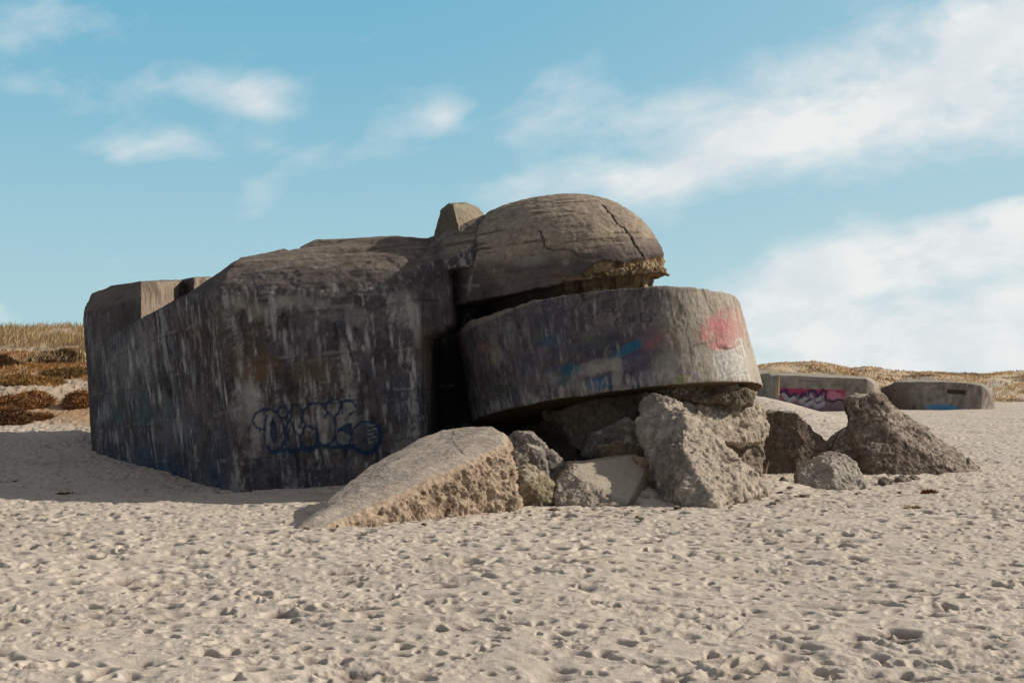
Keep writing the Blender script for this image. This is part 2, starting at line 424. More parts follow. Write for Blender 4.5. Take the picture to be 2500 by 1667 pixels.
def bunker_col(V, N, d, part='body'):
    px, py = to_pix(V); Lc = loc(V); up = N@TU
    front = (-(N[:, 1]) > .05)
    roof = ss(up, .30, .55)
    big = fbm(Lc, .45, 4, .5, 101); med = fbm(Lc, 1.6, 4, .55, 102); fine = fbm(Lc, 9, 3, .6, 103)
    stk = fbm(Lc, (3.2, 3.2, .38), 4, .6, 104); stf = fbm(Lc, (9, 9, .9), 3, .6, 105)
    lay = fbm(Lc, (.35, .35, 8.0), 3, .6, 106)
    wall = np.array([.101, .085, .088])
    c = np.tile(wall, (len(V), 1))*(1+.35*med+.22*fine+.22*stk)[:, None]
    c = mixc(c, (.100, .070, .045), ss(big, .1, .8)*.6)
    c = mixc(c, (.040, .034, .036), ss(stk+.5*big, .15, .9)*.75)
    c = mixc(c, (.055, .060, .090), ss(fbm(Lc, .8, 4, .5, 107), .05, .6)*.55)
    bd = np.floor(Lc[:, 0]/.13+.6*vnoise(Lc[:, 0]*0, Lc[:, 1], Lc[:, 2]*.3, 7)); bt_ = h3(bd.astype(np.int64), np.floor(Lc[:, 2]/2.1+bd*.37).astype(np.int64), np.zeros(len(V), np.int64), 5)
    c = c*(1+.30*(bt_-.5)*(1-roof))[:, None]
    vf = fbm(Lc, (16, 16, 2.2), 3, .65, 112); gr = fbm(Lc, 22, 2, .6, 113)
    c = c*(1+.22*vf+.22*gr)[:, None]
    pale = ss(stk*.6+.55*fbm(Lc, 1.3, 5, .65, 108)+.55*vf+.25*gr, .12, .80)
    c = mixc(c, (.33, .305, .29), pale*.85)
    dk = ss(fbm(Lc, 2.2, 5, .65, 114)+.4*vf, .3, .9); c = mixc(c, (.028, .022, .024), dk*.75)
    drips = ss(stf+.8*fbm(Lc, .9, 3, .5, 109), .72, 1.15); c = mixc(c, (.33, .31, .30), drips*.8)
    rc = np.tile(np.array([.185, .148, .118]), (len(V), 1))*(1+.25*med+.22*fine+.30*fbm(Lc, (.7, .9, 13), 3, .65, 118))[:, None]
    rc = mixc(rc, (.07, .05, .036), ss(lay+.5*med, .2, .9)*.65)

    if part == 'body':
        e_ = ss(py+16*med+10*stk, 600, 705)*ss(up, -.2, .3); rc = rc*(1-e_[:, None]*np.array([.50, .50, .44]))  # roof slope darker towards the eave, fall-off of sunlight painted into the colour
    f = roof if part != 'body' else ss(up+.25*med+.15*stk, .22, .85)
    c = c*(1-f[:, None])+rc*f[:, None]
    if part == 'body':
        c = strokes(c, px, py, DSTROKES, (.02, .017, .022), vf, front & (up < .5), .12)
        clu = ss(fbm(Lc, .8, 3, .6, 117), -.45, .5); c0_ = c.copy(); c = strokes(c, px, py, STROKES, (.48, .455, .43), vf, front & (up < .5), .12); c = c0_+(c-c0_)*clu[:, None]
        for (cx, cy, rx, ry, am) in [(650, 760, 60, 22, .5), (740, 738, 70, 16, .6), (870, 770, 60, 26, .4), (985, 770, 34, 50, .5), (560, 770, 30, 40, .4), (610, 1000, 40, 90, .45), (820, 1040, 60, 50, .3), (300, 900, 40, 90, .3), (430, 1040, 70, 60, .25)]:
            c = mixc(c, (.30, .27, .245), (1-ss(ell(px, py, cx, cy, rx, ry)+.8*fbm(Lc, 3, 5, .65, 116)+.4*vf, .3, 1.1))*am*front)
        c = mixc(c, (.022, .022, .016), ss(px+10*med, 1025, 1060)*ss(py+14*med, 800, 860)*.85)  # recess beside the drum: deep shade painted in as greenish black
        b = ss(py, 1000, 1190)*ss(-(px-600), -330, 380)
        c = mixc(c, (.014, .048, .098), b*.85*ss(fbm(Lc, 1.3, 3, .5, 110), -.7, .4))
        c = mixc(c, (.075, .125, .12), (1-ss(ell(px, py, 330, 1000, 130, 45), .5, 1.2))*.6*ss(med, -.4, .5))
        c = mixc(c, (.17, .10, .10), (1-ss(ell(px, py, 478, 980, 32, 30), .5, 1.2))*.7*ss(stf, -.4, .4))
        # the long white washes beside the tag
        for (cx, cy, rx, ry, an, am) in [(612, 975, 14, 55, 5, .8), (622, 1070, 13, 60, -4, .9), (630, 1040, 26, 40, 0, .45), (655, 1040, 6, 42, -5, .9), (740, 1010, 7, 50, 8, .8), (795, 1030, 8, 52, -4, .9),
                (860, 1000, 8, 40, -6, .8), (585, 860, 7, 38, 0, .6), (708, 862, 14, 22, 0, .5), (842, 870, 9, 40, 6, .7), (772, 795, 5, 16, 0, .8), (587, 736, 14, 20, 20, .8), (700, 740, 24, 14, -20, .75), (805, 716, 34, 8, -6, .6), (1017, 790, 12, 62, 4, .7), (1045, 905, 16, 60, 0, .25), (285, 785, 4, 18, 0, .8), (283, 1065, 4, 30, -8, .7), (350, 850, 28, 80, 10, .38), (855, 930, 14, 42, 0, .4), (902, 700, 14, 10, 0, .6), (940, 1000, 4, 22, -8, .7), (975, 1085, 20, 22, 30, .5)]:
            c = mixc(c, (.33, .305, .275), (1-ss(ell(px, py, cx, cy, rx, ry, an)+.5*vf+.45*fbm(Lc, 2.5, 4, .6, 115), .45, 1.3))*am*front*(.55+.45*ss(vf+gr, -.6, .3)))
        for (cx, cy, rx, ry, cc) in [(640, 900, 60, 35, (.14, .085, .04)), (760, 905, 70, 40, (.13, .09, .05)), (845, 925, 20, 30, (.2, .18, .10)), (470, 815, 60, 60, (.085, .05, .03)), (1040, 860, 26, 70, (.15, .10, .05))]:
            c = mixc(c, cc, (1-ss(ell(px, py, cx, cy, rx, ry)+.5*med+.4*vf, .3, 1.2))*.5*front)
        lift = (Lc[:, 2]+.06*fbm(Lc, .8, 3, .5, 119)) % 1.12; c = mixc(c, (.03, .026, .026), (1-ss(np.abs(lift-.5), .008, .035))*.5*ss(fbm(Lc, 1.4, 3, .6, 120), -.3, .3))
        c = mixc(c, (.30, .28, .26), (1-ss(np.abs(lift-.555), .01, .05))*.45*ss(fbm(Lc, 1.8, 3, .6, 122)+.3*vf, .0, .5))
        # ragged pour lines
        for ln in [[(700, 892), (760, 880), (860, 868), (1010, 850)], [(600, 905), (690, 885)], [(780, 935), (830, 925)], [(940, 925), (1010, 920)], [(560, 735), (700, 725), (820, 715), (1000, 720)]]:
            dd_ = seg_dist(px, py+3*med, ln); c = mixc(c, (.26, .24, .21), (1-ss(dd_, .6, 3.4))*.5*ss(fine+.5*stk, -.3, .3)*front)
        # blue bubble lettering
        dist = np.minimum.reduce([seg_dist(px, py, p) for p in TAG])
        c = mixc(c, (.03, .085, .16), (1-ss(dist+.8*vf, 2.5, 7))*.22*front)
        c = mixc(c, (.008, .028, .062), (1-ss(dist+.3*gr, 1.7, 3.6))*.92*front*(ss(stf, -1.4, -.5)))
        dist = np.minimum.reduce([seg_dist(px, py, p) for p in TAGF])
        c = mixc(c, (.008, .032, .075), (1-ss(dist, 2.5, 7.5))*.85*front)
        dist = ell(px, py, 580+820/2.613, 680+1010/2.613, 32, 35)
        c = mixc(c, (.05, .06, .075), (1-ss(dist, .8, 1.0))*.5*front)
        for k in range(5):
            c = mixc(c, (.34, .34, .34), (1-ss(seg_dist(px, py, R2([(832, 940+k*27), (885, 928+k*27)])), .5, 2.2))*.6*front)
    if part == 'dome':
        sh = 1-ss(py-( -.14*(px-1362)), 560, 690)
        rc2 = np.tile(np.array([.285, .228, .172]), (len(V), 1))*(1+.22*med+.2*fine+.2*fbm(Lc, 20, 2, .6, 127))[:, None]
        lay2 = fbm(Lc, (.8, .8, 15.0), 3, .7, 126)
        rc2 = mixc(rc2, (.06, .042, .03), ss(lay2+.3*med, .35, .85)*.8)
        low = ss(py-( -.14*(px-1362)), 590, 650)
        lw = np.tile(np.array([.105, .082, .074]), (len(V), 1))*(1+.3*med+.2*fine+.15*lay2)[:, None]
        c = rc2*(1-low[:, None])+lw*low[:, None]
        c = mixc(c, (.055, .035, .05), ss(fbm(Lc, 1.0, 3, .5, 140), .2, .8)*.5*low)
        brk = dome_break(px, py)
        bc = np.tile(np.array([.24, .16, .085]), (len(V), 1))*(1+.5*fbm(Lc, 4, 4, .6, 120))[:, None]
        bc = mixc(bc, (.42, .37, .28), ss(fbm(Lc, 6, 3, .6, 121), .25, .8)*.8)
        bc = mixc(bc, (.09, .045, .02), ss(fbm(Lc, 3, 3, .6, 122), .15, .7)*.85)
        c = c*(1-brk[:, None])+bc*brk[:, None]
        for (cx, cy, rx, ry, an, am) in [(1147, 690, 5, 30, -10, .7), (1150, 698, 22, 5, 0, .5), (1207, 661, 3, 8, 0, .6), (1110, 620, 12, 34, -18, .5), (1300, 635, 45, 14, 10, .35), (1380, 640, 10, 8, 0, .6), (1372, 565, 12, 22, 20, .22)]:
            c = mixc(c, (.30, .28, .26), (1-ss(ell(px, py, cx, cy, rx, ry, an)+.4*fine, .5, 1.2))*am)
        for ln in CRACKS: c = mixc(c, (.03, .024, .02), (1-ss(seg_dist(px+6*fbm(Lc, 3, 4, .65, 103), py+3*fbm(Lc, 4, 3, .6, 104), ln), .8, 2.6))*.85)
        c = mixc(c, (.05, .04, .03), (1-ss(seg_dist(px+3*med, py+2*med, BRKLINE), .8, 3.5))*.7)
    return c

CRACKS = [[(1467, 500), (1478, 512), (1500, 533), (1526, 559), (1540, 577), (1553, 601), (1566, 618), (1573, 627)], [(1316, 560), (1322, 580), (1328, 592), (1334, 604), (1350, 612)]]
BRKLINE = [(1350, 611), (1375, 609), (1395, 612), (1412, 626), (1450, 634), (1480, 634), (1520, 640), (1545, 633), (1572, 628), (1600, 622), (1626, 620)]
def dome_break(px, py):
    yb = np.interp(px, [p[0] for p in BRKLINE], [p[1] for p in BRKLINE])
    left = ss(px, 1385, 1470)
    return ss(py-yb-(1-left)*60, 0, 8)*ss(px, 1330, 1400)

A_lo = [P(592, 1270, 34), P(524, 716, 34.3), P(700, 1260, 34.4), P(700, 718, 34.65), P(500, 700, 35.3), P(466, 713, 35.8), P(430, 732, 36.5), P(336, 781, 40.0), P(278, 815, 43.0), P(247, 850, 45), P(232, 1180, 46),
        P(700, 1150, 46), P(700, 760, 44), P(300, 1120, 53), P(350, 830, 49)]
A_hi = [P(524, 716, 34.3), P(536, 696, 34.36), P(551, 668, 34.62), P(572, 640, 35.05), P(592, 626, 35.9), P(516, 688, 35.8), P(545, 662, 36.3), P(470, 712, 36.2), P(440, 730, 37.0), P(530, 760, 40), P(572, 646, 38), P(700, 606, 37.0), P(700, 720, 34.65), P(700, 690, 49), P(560, 720, 47)]
A_h = [P(592, 1270, 34), P(524, 716, 34.3), P(1036, 1260, 35.2), P(1028, 722, 35.4), P(592, 626, 35.9), P(957, 574, 37.4),
       P(536, 696, 34.36), P(551, 668, 34.62), P(572, 640, 35.05), P(1014, 695, 35.5), P(996, 655, 35.8), P(978, 615, 36.4), P(1068, 585, 38.0), P(1062, 740, 39.0), P(1064, 1240, 39.0),
       P(640, 650, 44), P(1050, 690, 49), P(640, 1150, 48), P(1150, 1150, 50)]
A2_h = [P(1040, 590, 38.4), P(1250, 600, 39.6), P(1040, 745, 39.0), P(1250, 745, 39.6), P(1040, 1230, 39.4), P(1330, 1200, 39.8), P(1560, 660, 42), P(1580, 1150, 42), P(1560, 690, 46), P(1560, 1100, 47), P(1000, 640, 44), P(1000, 1150, 47)]
A4_h = [P(1005, 650, 35.75), P(1032, 825, 35.5), P(1093, 630, 36.4), P(1106, 790, 36.4), P(1060, 830, 36.3), P(1075, 590, 37.6), P(1130, 640, 40), P(1130, 800, 40), P(1000, 650, 40), P(1020, 830, 40)]
A5_h = [P(1047, 583, 37.2), P(1121, 550, 36.8), P(1188, 524, 37.4), P(1092, 650, 36.2), P(1180, 650, 36.3), P(1150, 600, 36.2), P(1045, 660, 36.2), P(1047, 583, 41), P(1121, 550, 41), P(1188, 528, 40), P(1180, 700, 40), P(1045, 700, 40)]
A3_h = [P(x, y, Y) + np.array([0, 0, dz_]) for (x, y, Y) in [(733, 604, 37.3), (773, 586, 37.6), (945, 577, 37.9), (945, 577, 41), (773, 586, 41), (733, 606, 41)] for dz_ in (0, -.6)]
bunker = empty('concrete_bunker', (-3, 38, 0))
tag(bunker, 'huge dark tilted concrete bunker with domed roof and blue bubble lettering', 'bunker')
def body_disp(V, N):
    Lc = loc(V); px, py = to_pix(V); up = N@TU
    d = (.030-.018*ss(up, .2, .5))*fbm(Lc, .9, 4, .5, 201)+.014*fbm(Lc, (5, 5, .8), 3, .6, 202)*(1-ss(up, .3, .6))+.018*fbm(Lc, (.6, .9, 9), 3, .6, 203)*ss(up, .25, .5)+.010*fbm(Lc, 9, 3, .6, 204)
    flake = ss(fbm(Lc, 1.5, 4, .55, 205), .35, .5); d = d-.02*flake
    for ln in [[(700, 892), (860, 868), (1010, 850)], [(560, 735), (820, 715), (1000, 722)], [(560, 652), (650, 640), (800, 622), (950, 600)], [(640, 668), (760, 655), (900, 640)]]:
        d = d-.035*(1-ss(seg_dist(px, py+5*fbm(Lc, 2, 3, .5, 206), ln), 0, 4))*(N[:, 1] < 0)
    return d
me = solid([A_lo, A_hi, A_h, A2_h, A3_h, A4_h, A5_h], .042, 6)
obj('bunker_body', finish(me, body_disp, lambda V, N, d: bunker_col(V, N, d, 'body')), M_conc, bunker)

# wing wall at the far left
B1 = [P(232, 1200, 46.5), P(203, 763, 46.8), P(222, 716, 47.3), P(268, 698, 46.4), P(345, 727, 44.2), P(345, 687, 44.9), P(345, 1150, 44.2), P(440, 684, 49.8), P(452, 682, 52), P(452, 800, 52), P(440, 800, 49.8), P(250, 716, 51), P(232, 1130, 52), P(440, 1000, 50)]
B2 = [P(438, 683, 51), P(474, 677, 49), P(474, 900, 49), P(430, 900, 51), P(524, 676, 53), P(524, 900, 53), P(470, 680, 54), P(470, 900, 54)]
me = solid([B1, B2], .055, 1)
def wing_col(V, N, d):
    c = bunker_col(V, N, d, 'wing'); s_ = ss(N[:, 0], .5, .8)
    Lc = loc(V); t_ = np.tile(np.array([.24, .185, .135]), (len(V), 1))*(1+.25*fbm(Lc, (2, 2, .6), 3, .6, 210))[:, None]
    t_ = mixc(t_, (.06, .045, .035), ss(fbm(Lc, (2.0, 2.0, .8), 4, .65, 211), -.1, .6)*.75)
    w_ = mixc(np.tile(np.array([.095, .082, .070]), (len(V), 1))*(1+.25*fbm(Lc, 2, 4, .6, 212))[:, None], (.05, .06, .075), ss(-to_pix(V)[1], -1100, -900)*0+.2)
    c = mixc(c, (.09, .078, .068), np.full(len(V), .55))*(1+.1*fbm(Lc, 5, 3, .6, 213))[:, None]
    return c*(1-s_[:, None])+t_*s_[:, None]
obj('wing_wall', finish(me, body_disp, wing_col), M_conc, bunker)

# roof block beside the dome
C_h = [P(1052, 610, 37.6), P(1074, 513, 37.7), P(1096, 496, 37.7), P(1106, 499, 37.0), P(1132, 610, 36.4), P(1140, 496, 37.9), P(1167, 505, 38.3), P(1215, 560, 38.4), P(1120, 640, 39)]
me = solid([C_h], .035, 1)
obj('roof_block', finish(me, body_disp, lambda V, N, d: (np.array([.26, .215, .155])*(1-.5*ss(-N[:, 0], .1, .5))[:, None])*(1+.2*fbm(V, 3, 4, .6, 131)+.2*fbm(V, 14, 3, .6, 132))[:, None]), M_conc, bunker)  # left faces darkened in colour to read as shaded

# dome: half a super-ellipsoid on a tilted base, broken off along its sunny rim
def frame(slope, beta): 
    ex = np.array([math.cos(R(slope)), 0, math.sin(R(slope))]); ey = np.array([0, math.cos(R(beta)), -math.sin(R(beta))])
    return ex, ey
DC = P(1362, 717, 38.3); ex, ey = frame(8.9, 0.3); eu = np.cross(ex, ey)
pts = []
k_ = 38.3/F; a_ = 274*k_; b_ = 238*k_
for i in range(0, 25):
    t = math.pi/2*i/24; cr = abs(math.cos(t))**(2/2.35); sr = abs(math.sin(t))**(2/2.35)
    n_ = 1 if i == 24 else 96
    for j in range(n_):
        th = 2*math.pi*j/n_
        pts.append(DC+ex*(a_*cr*math.cos(th))+ey*(a_*cr*math.sin(th))+eu*(b_*sr) - ex*(b_*sr*.03))
added_core = [DC + ex*(.35+2.35*math.cos(t)) + ey*(2.3*math.sin(t)) + eu*u_ + np.array([0, .4, 0]) for t in np.linspace(0, 6.2, 28) for u_ in (.3, -1.2)]  # core column added under the dome to block light and darken the gap
me = solid([pts, added_core], .034, 1)
def dome_disp(V, N):
    Lc = loc(V); px, py = to_pix(V)
    d = .03*fbm(Lc, .9, 3, .5, 221)+.014*fbm(Lc, (.6, .6, 10), 3, .65, 129)-.03*ss(fbm(Lc, (.8, .8, 15.0), 3, .7, 126), .4, .8)+.010*fbm(Lc, 10, 3, .6, 222)
    for ln in CRACKS: d = d-.10*(1-ss(seg_dist(px+6*fbm(Lc, 3, 4, .65, 103), py+3*fbm(Lc, 4, 3, .6, 104), ln), 0, 2.4))
    b = dome_break(px, py)
    d = d-b*(.12+.10*fbm(Lc, 2.2, 4, .6, 223)+.06*fbm(Lc, 8, 3, .6, 224))
    low = 1-ss((V-DC)@eu, .02, .22)
    d = d-low*.035*(fbm(Lc, 3, 4, .6, 225)+.5)
    return d
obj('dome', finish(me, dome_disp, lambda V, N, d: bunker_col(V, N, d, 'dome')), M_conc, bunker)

# ------------------------------------------------------------------ the broken-off drum
RB = [P(1505, 992, 38.2), frame(6.8, 6.8), 354*38.2/F]; RT = [P(1458, 783, 38.0), frame(5.8, 8.8), 346*38/F]
pts = []
for (c0, (e1, e2), r0) in (RB, RT):
    for j in range(140):
        th = 2*math.pi*j/140; pts.append(c0+e1*(r0*math.cos(th))+e2*(r0*math.sin(th)))
me = solid([pts], .034, 1)
R4 = lambda pts: [(1050+x/2.767, 650+y/2.767) for x, y in pts]
SCRIB = [R4(p) for p in [[(1915, 600), (1990, 585), (2060, 560), (2110, 530), (2100, 490), (2070, 490), (2060, 520)], [(1915, 600), (1920, 660), (1945, 700), (1935, 760)], [(1960, 770), (2030, 740), (2090, 710), (2140, 700)],
    [(2050, 560), (2075, 620), (2060, 680), (2040, 700), (2000, 720), (1950, 740)], [(2110, 530), (2130, 600), (2100, 650), (2090, 700)], [(2000, 600), (2010, 650), (1990, 700)], [(1955, 640), (2010, 620), (2080, 640)], [(2080, 700), (2100, 740), (2090, 775)],
    [(2150, 720), (2165, 780)], [(1940, 610), (2000, 760)], [(2040, 590), (2120, 620)], [(2060, 740), (2110, 730), (2150, 745)], [(2070, 760), (2130, 760)], [(1970, 650), (1990, 590)]]]
WORD = [R4(p) for p in [[(1285, 355), (1268, 350), (1255, 362), (1275, 372), (1280, 384), (1262, 390), (1250, 384)], circ(1318, 372, 16, 15), [(1346, 335), (1348, 388)], [(1352, 388), (1356, 350), (1372, 385), (1378, 335)],
    [(1440, 320), (1420, 318), (1425, 350), (1418, 352), (1438, 350), (1424, 352), (1430, 376), (1450, 372)], [(1470, 330), (1500, 360), (1478, 372)], [(1515, 325), (1530, 325)], [(1490, 375), (1486, 350), (1500, 345)]]]
DRIPS = [R4(p) for p in [[(1275, 210), (1285, 330)], [(1555, 160), (1570, 200)], [(1655, 170), (1745, 520), (1780, 600)], [(1845, 150), (1870, 240), (1900, 300)], [(1685, 260), (1725, 340)], [(1740, 480), (1790, 760)], [(1730, 160), (1760, 250)], [(1600, 180), (1660, 420)]]]
rs2 = random.Random(5)
def drum_col(V, N, d):
    px, py = to_pix(V); Lc = loc(V); fr = N[:, 1] < .15
    med = fbm(Lc, 1.6, 4, .55, 302); fine = fbm(Lc, 9, 3, .6, 303); stk = fbm(Lc, (3.2, 3.2, .38), 4, .6, 304); stf = fbm(Lc, (9, 9, .9), 3, .6, 305)
    ang = np.arctan2(Lc[:, 0]-.15*38/30*0-RB[0][0], -(Lc[:, 1]-38.1)); bd = np.floor(ang*3.8/.14).astype(np.int64); bt_ = h3(bd, np.zeros_like(bd), np.zeros_like(bd), 9)
    vf = fbm(Lc, (16, 16, 2.2), 3, .65, 312); gr = fbm(Lc, 22, 2, .6, 313)
    c = np.tile(np.array([.104, .088, .093]), (len(V), 1))*(1+.3*med+.25*fine+.12*stf+.13*(bt_-.5)+.25*vf+.3*gr)[:, None]
    c = mixc(c, (.045, .048, .078), ss(fbm(Lc, .7, 4, .5, 306), -.3, .5)*.65)
    c = mixc(c, (.19, .17, .165), ss(fbm(Lc, 2.6, 5, .68, 316)+.3*gr, .25, .9)*.6)
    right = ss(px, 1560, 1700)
    rc = np.tile(np.array([.35, .305, .25]), (len(V), 1))*(1+.14*med+.14*fine+.16*stk+.22*(bt_-.5)+.15*vf+.12*gr)[:, None]  # sunlit right end painted into the colour as a paler tone
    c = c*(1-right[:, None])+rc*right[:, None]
    pale = ss(stk*.5+.6*fbm(Lc, 1.3, 5, .65, 308)+.4*vf+.2*gr, .28, .85); c = mixc(c, (.22, .20, .18), pale*.55*(1-right))
    # lower band of pale drips
    yb = np.interp(px, [1155, 1267, 1357, 1592, 1711, 1854], [1033, 1008, 986, 944, 934, 950])
    lowb = ss(py-yb, -48, -36)*(1-right*.7)
    c = mixc(c, (.26, .235, .22), lowb*ss(stf+.4*stk, -.1, .5)*.6*fr)
    c = mixc(c, (.04, .042, .10), lowb*ss(-stf, .1, .6)*.4*fr)
    def patch(cx, cy, rx, ry, an, cc, am, e=.35):
        nonlocal c
        c = mixc(c, np.array(cc)*1.1, (1-ss(ell(px, py, cx, cy, rx, ry, an)+(e+.1)*vf+.3*med+.2*gr, .55, 1.2))*am*fr*(.6+.4*ss(vf+gr, -.7, .2)))
    patch(1345, 830, 42, 22, 0, (.028, .085, .14), .65); patch(1540, 848, 52, 13, 28, (.018, .105, .19), .9, .2); patch(1385, 900, 20, 14, 0, (.02, .10, .15), .7)
    patch(1400, 905, 36, 12, 10, (.015, .10, .15), .7); patch(1465, 935, 32, 20, 10, (.018, .095, .19), .9, .2); patch(1375, 930, 30, 14, 12, (.10, .15, .17), .6)
    patch(1600, 828, 42, 16, 30, (.21, .095, .11), .75); patch(1575, 810, 40, 20, 25, (.13, .095, .08), .5); patch(1470, 900, 55, 14, 14, (.30, .28, .24), .85, .3); patch(1505, 905, 16, 32, 0, (.33, .31, .28), .8, .3)
    patch(1455, 890, 40, 12, 12, (.27, .25, .22), .6); patch(1700, 870, 30, 22, 0, (.36, .34, .31), .55); patch(1612, 895, 20, 26, 0, (.24, .23, .19), .7); patch(1660, 925, 18, 14, 0, (.19, .20, .075), .8, .2); patch(1570, 915, 26, 24, 0, (.15, .13, .20), .5)
    patch(1640, 812, 14, 16, 0, (.16, .16, .08), .4); patch(1450, 830, 30, 20, 0, (.11, .12, .07), .4); patch(1180, 850, 22, 12, 0, (.22, .13, .10), .7); patch(1210, 870, 12, 22, 0, (.24, .21, .16), .7); patch(1245, 820, 14, 36, 5, (.20, .19, .20), .6); patch(1285, 800, 8, 24, 0, (.2, .19, .19), .6)
    patch(1125, 870, 8, 60, 0, (.17, .09, .08), .5); patch(1452, 750, 3, 20, 0, (.34, .32, .30), .8, .1); patch(1300, 930, 50, 10, 14, (.15, .09, .085), .5); patch(1312, 820, 10, 20, 0, (.09, .10, .055), .7); patch(1240, 950, 40, 14, 10, (.055, .07, .045), .5)
    patch(1370, 955, 7, 14, 0, (.36, .33, .30), .7); patch(1640, 890, 20, 26, 0, (.28, .27, .28), .6)
    patch(1400, 850, 60, 14, 12, (.06, .07, .11), .5); patch(1300, 880, 60, 24, 10, (.06, .06, .10), .5); patch(1480, 790, 60, 24, 0, (.14, .11, .11), .4); patch(1550, 880, 40, 16, 20, (.12, .10, .16), .6); patch(1420, 790, 10, 40, 0, (.04, .03, .05), .5)
    patch(1345, 925, 14, 26, 0, (.24, .24, .22), .6); patch(1410, 940, 24, 20, 0, (.19, .18, .15), .7); patch(1310, 905, 16, 14, 0, (.20, .13, .13), .6); patch(1330, 905, 60, 5, 12, (.05, .07, .15), .6); patch(1450, 965, 40, 8, 10, (.13, .14, .09), .5)
    yv = np.interp(px, [1155, 1267, 1357, 1592, 1711, 1854], [1033, 1008, 986, 944, 934, 950])
    ds = [(rs2.uniform(1130, 1640), rs2.uniform(0, 34), rs2.uniform(1.2, 4.5), rs2.uniform(7, 20), rs2.uniform(.3, .85)) for _ in range(110)]
    c = strokes(c, px, yv-py, ds, (.36, .33, .30), vf, fr, -.15)
    ds = [(rs2.uniform(1130, 1650), rs2.uniform(30, 220), rs2.uniform(1.2, 4.5), rs2.uniform(8, 26), rs2.uniform(.2, .6)) for _ in range(80)]
    c = strokes(c, px, yv-py, ds, (.30, .27, .26), vf, fr, -.15)
    # sunny end: red cloud and white lettering
    patch(1765, 800, 44, 40, -10, (.42, .11, .12), .8, .8); patch(1740, 800, 28, 30, 0, (.48, .22, .21), .5, .8); patch(1785, 815, 16, 34, 0, (.50, .30, .27), .6, .8); patch(1763, 845, 30, 12, 0, (.50, .16, .16), .8, .2)
    patch(1790, 885, 54, 42, 15, (.46, .45, .42), .65, .6)
    sd = np.minimum.reduce([seg_dist(px, py, p) for p in SCRIB]); c = mixc(c, (.68, .68, .66), (1-ss(sd+.5*gr, .4, 2.2))*.6*fr)
    sd = np.minimum.reduce([seg_dist(px, py, p) for p in WORD]); c = mixc(c, (.03, .03, .035), (1-ss(sd, .8, 2.4))*.8*fr)
    sd = np.minimum.reduce([seg_dist(px+2*med, py, p) for p in DRIPS]); c = mixc(c, (.05, .042, .035), (1-ss(sd, .5, 2.6))*.7*fr)
    sd = np.minimum.reduce([seg_dist(px, py, p) for p in [R4([(1640, 745), (1690, 715), (1740, 705), (1800, 730), (1830, 780)])]]); c = mixc(c, (.30, .22, .36), (1-ss(sd, 1, 4))*.5*fr)
    sd = np.minimum(seg_dist(px, py, R4([(1905, 515), (1870, 518), (1800, 528), (1775, 540)])), seg_dist(px, py, R4([(1930, 500), (1945, 540), (1975, 555), (2050, 550)]))); c = mixc(c, (.06, .045, .04), (1-ss(sd, .5, 2.6))*.6*fr)
    # spalled top edge
    yt = np.interp(px, [1115, 1153, 1249, 1318, 1421, 1536, 1700, 1805], [818, 793, 751, 728, 709, 697, 695, 750])
    c = mixc(c, (.30, .25, .19), (1-ss(py-yt+3*fine, 3, 9))*.55*(1-right))
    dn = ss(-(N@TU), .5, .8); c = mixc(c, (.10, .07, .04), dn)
    return c
def drum_disp(V, N):
    px, py = to_pix(V); Lc = loc(V)
    d = .025*fbm(Lc, .9, 4, .5, 321)+.012*fbm(Lc, (6, 6, .8), 3, .6, 322)*(1-.7*ss(px, 1560, 1700))+.009*fbm(Lc, 10, 3, .6, 323)
    yt = np.interp(px, [1115, 1153, 1249, 1318, 1421, 1536, 1700, 1805], [818, 793, 751, 728, 709, 697, 695, 750])
    e = 1-ss(py-yt, 0, 10); d = d-e*.06*(fbm(Lc, 2.5, 3, .6, 324)+.6)*(1-ss(px, 1500, 1650)*.7)
    d = d-.05*(1-ss(ell(px, py, 1762, 850, 14, 9), .4, 1.1))-.06*(1-ss(ell(px, py, 1506, 923, 4, 4), .4, 1.2))
    d = d-(1-ss(px+6*fbm(Lc, 2, 3, .6, 325), 1128, 1142))*.0
    return d
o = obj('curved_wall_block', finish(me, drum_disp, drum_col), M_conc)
tag(o, 'round broken-off concrete drum with red and white graffiti, propped on rubble under the dome', 'concrete block')

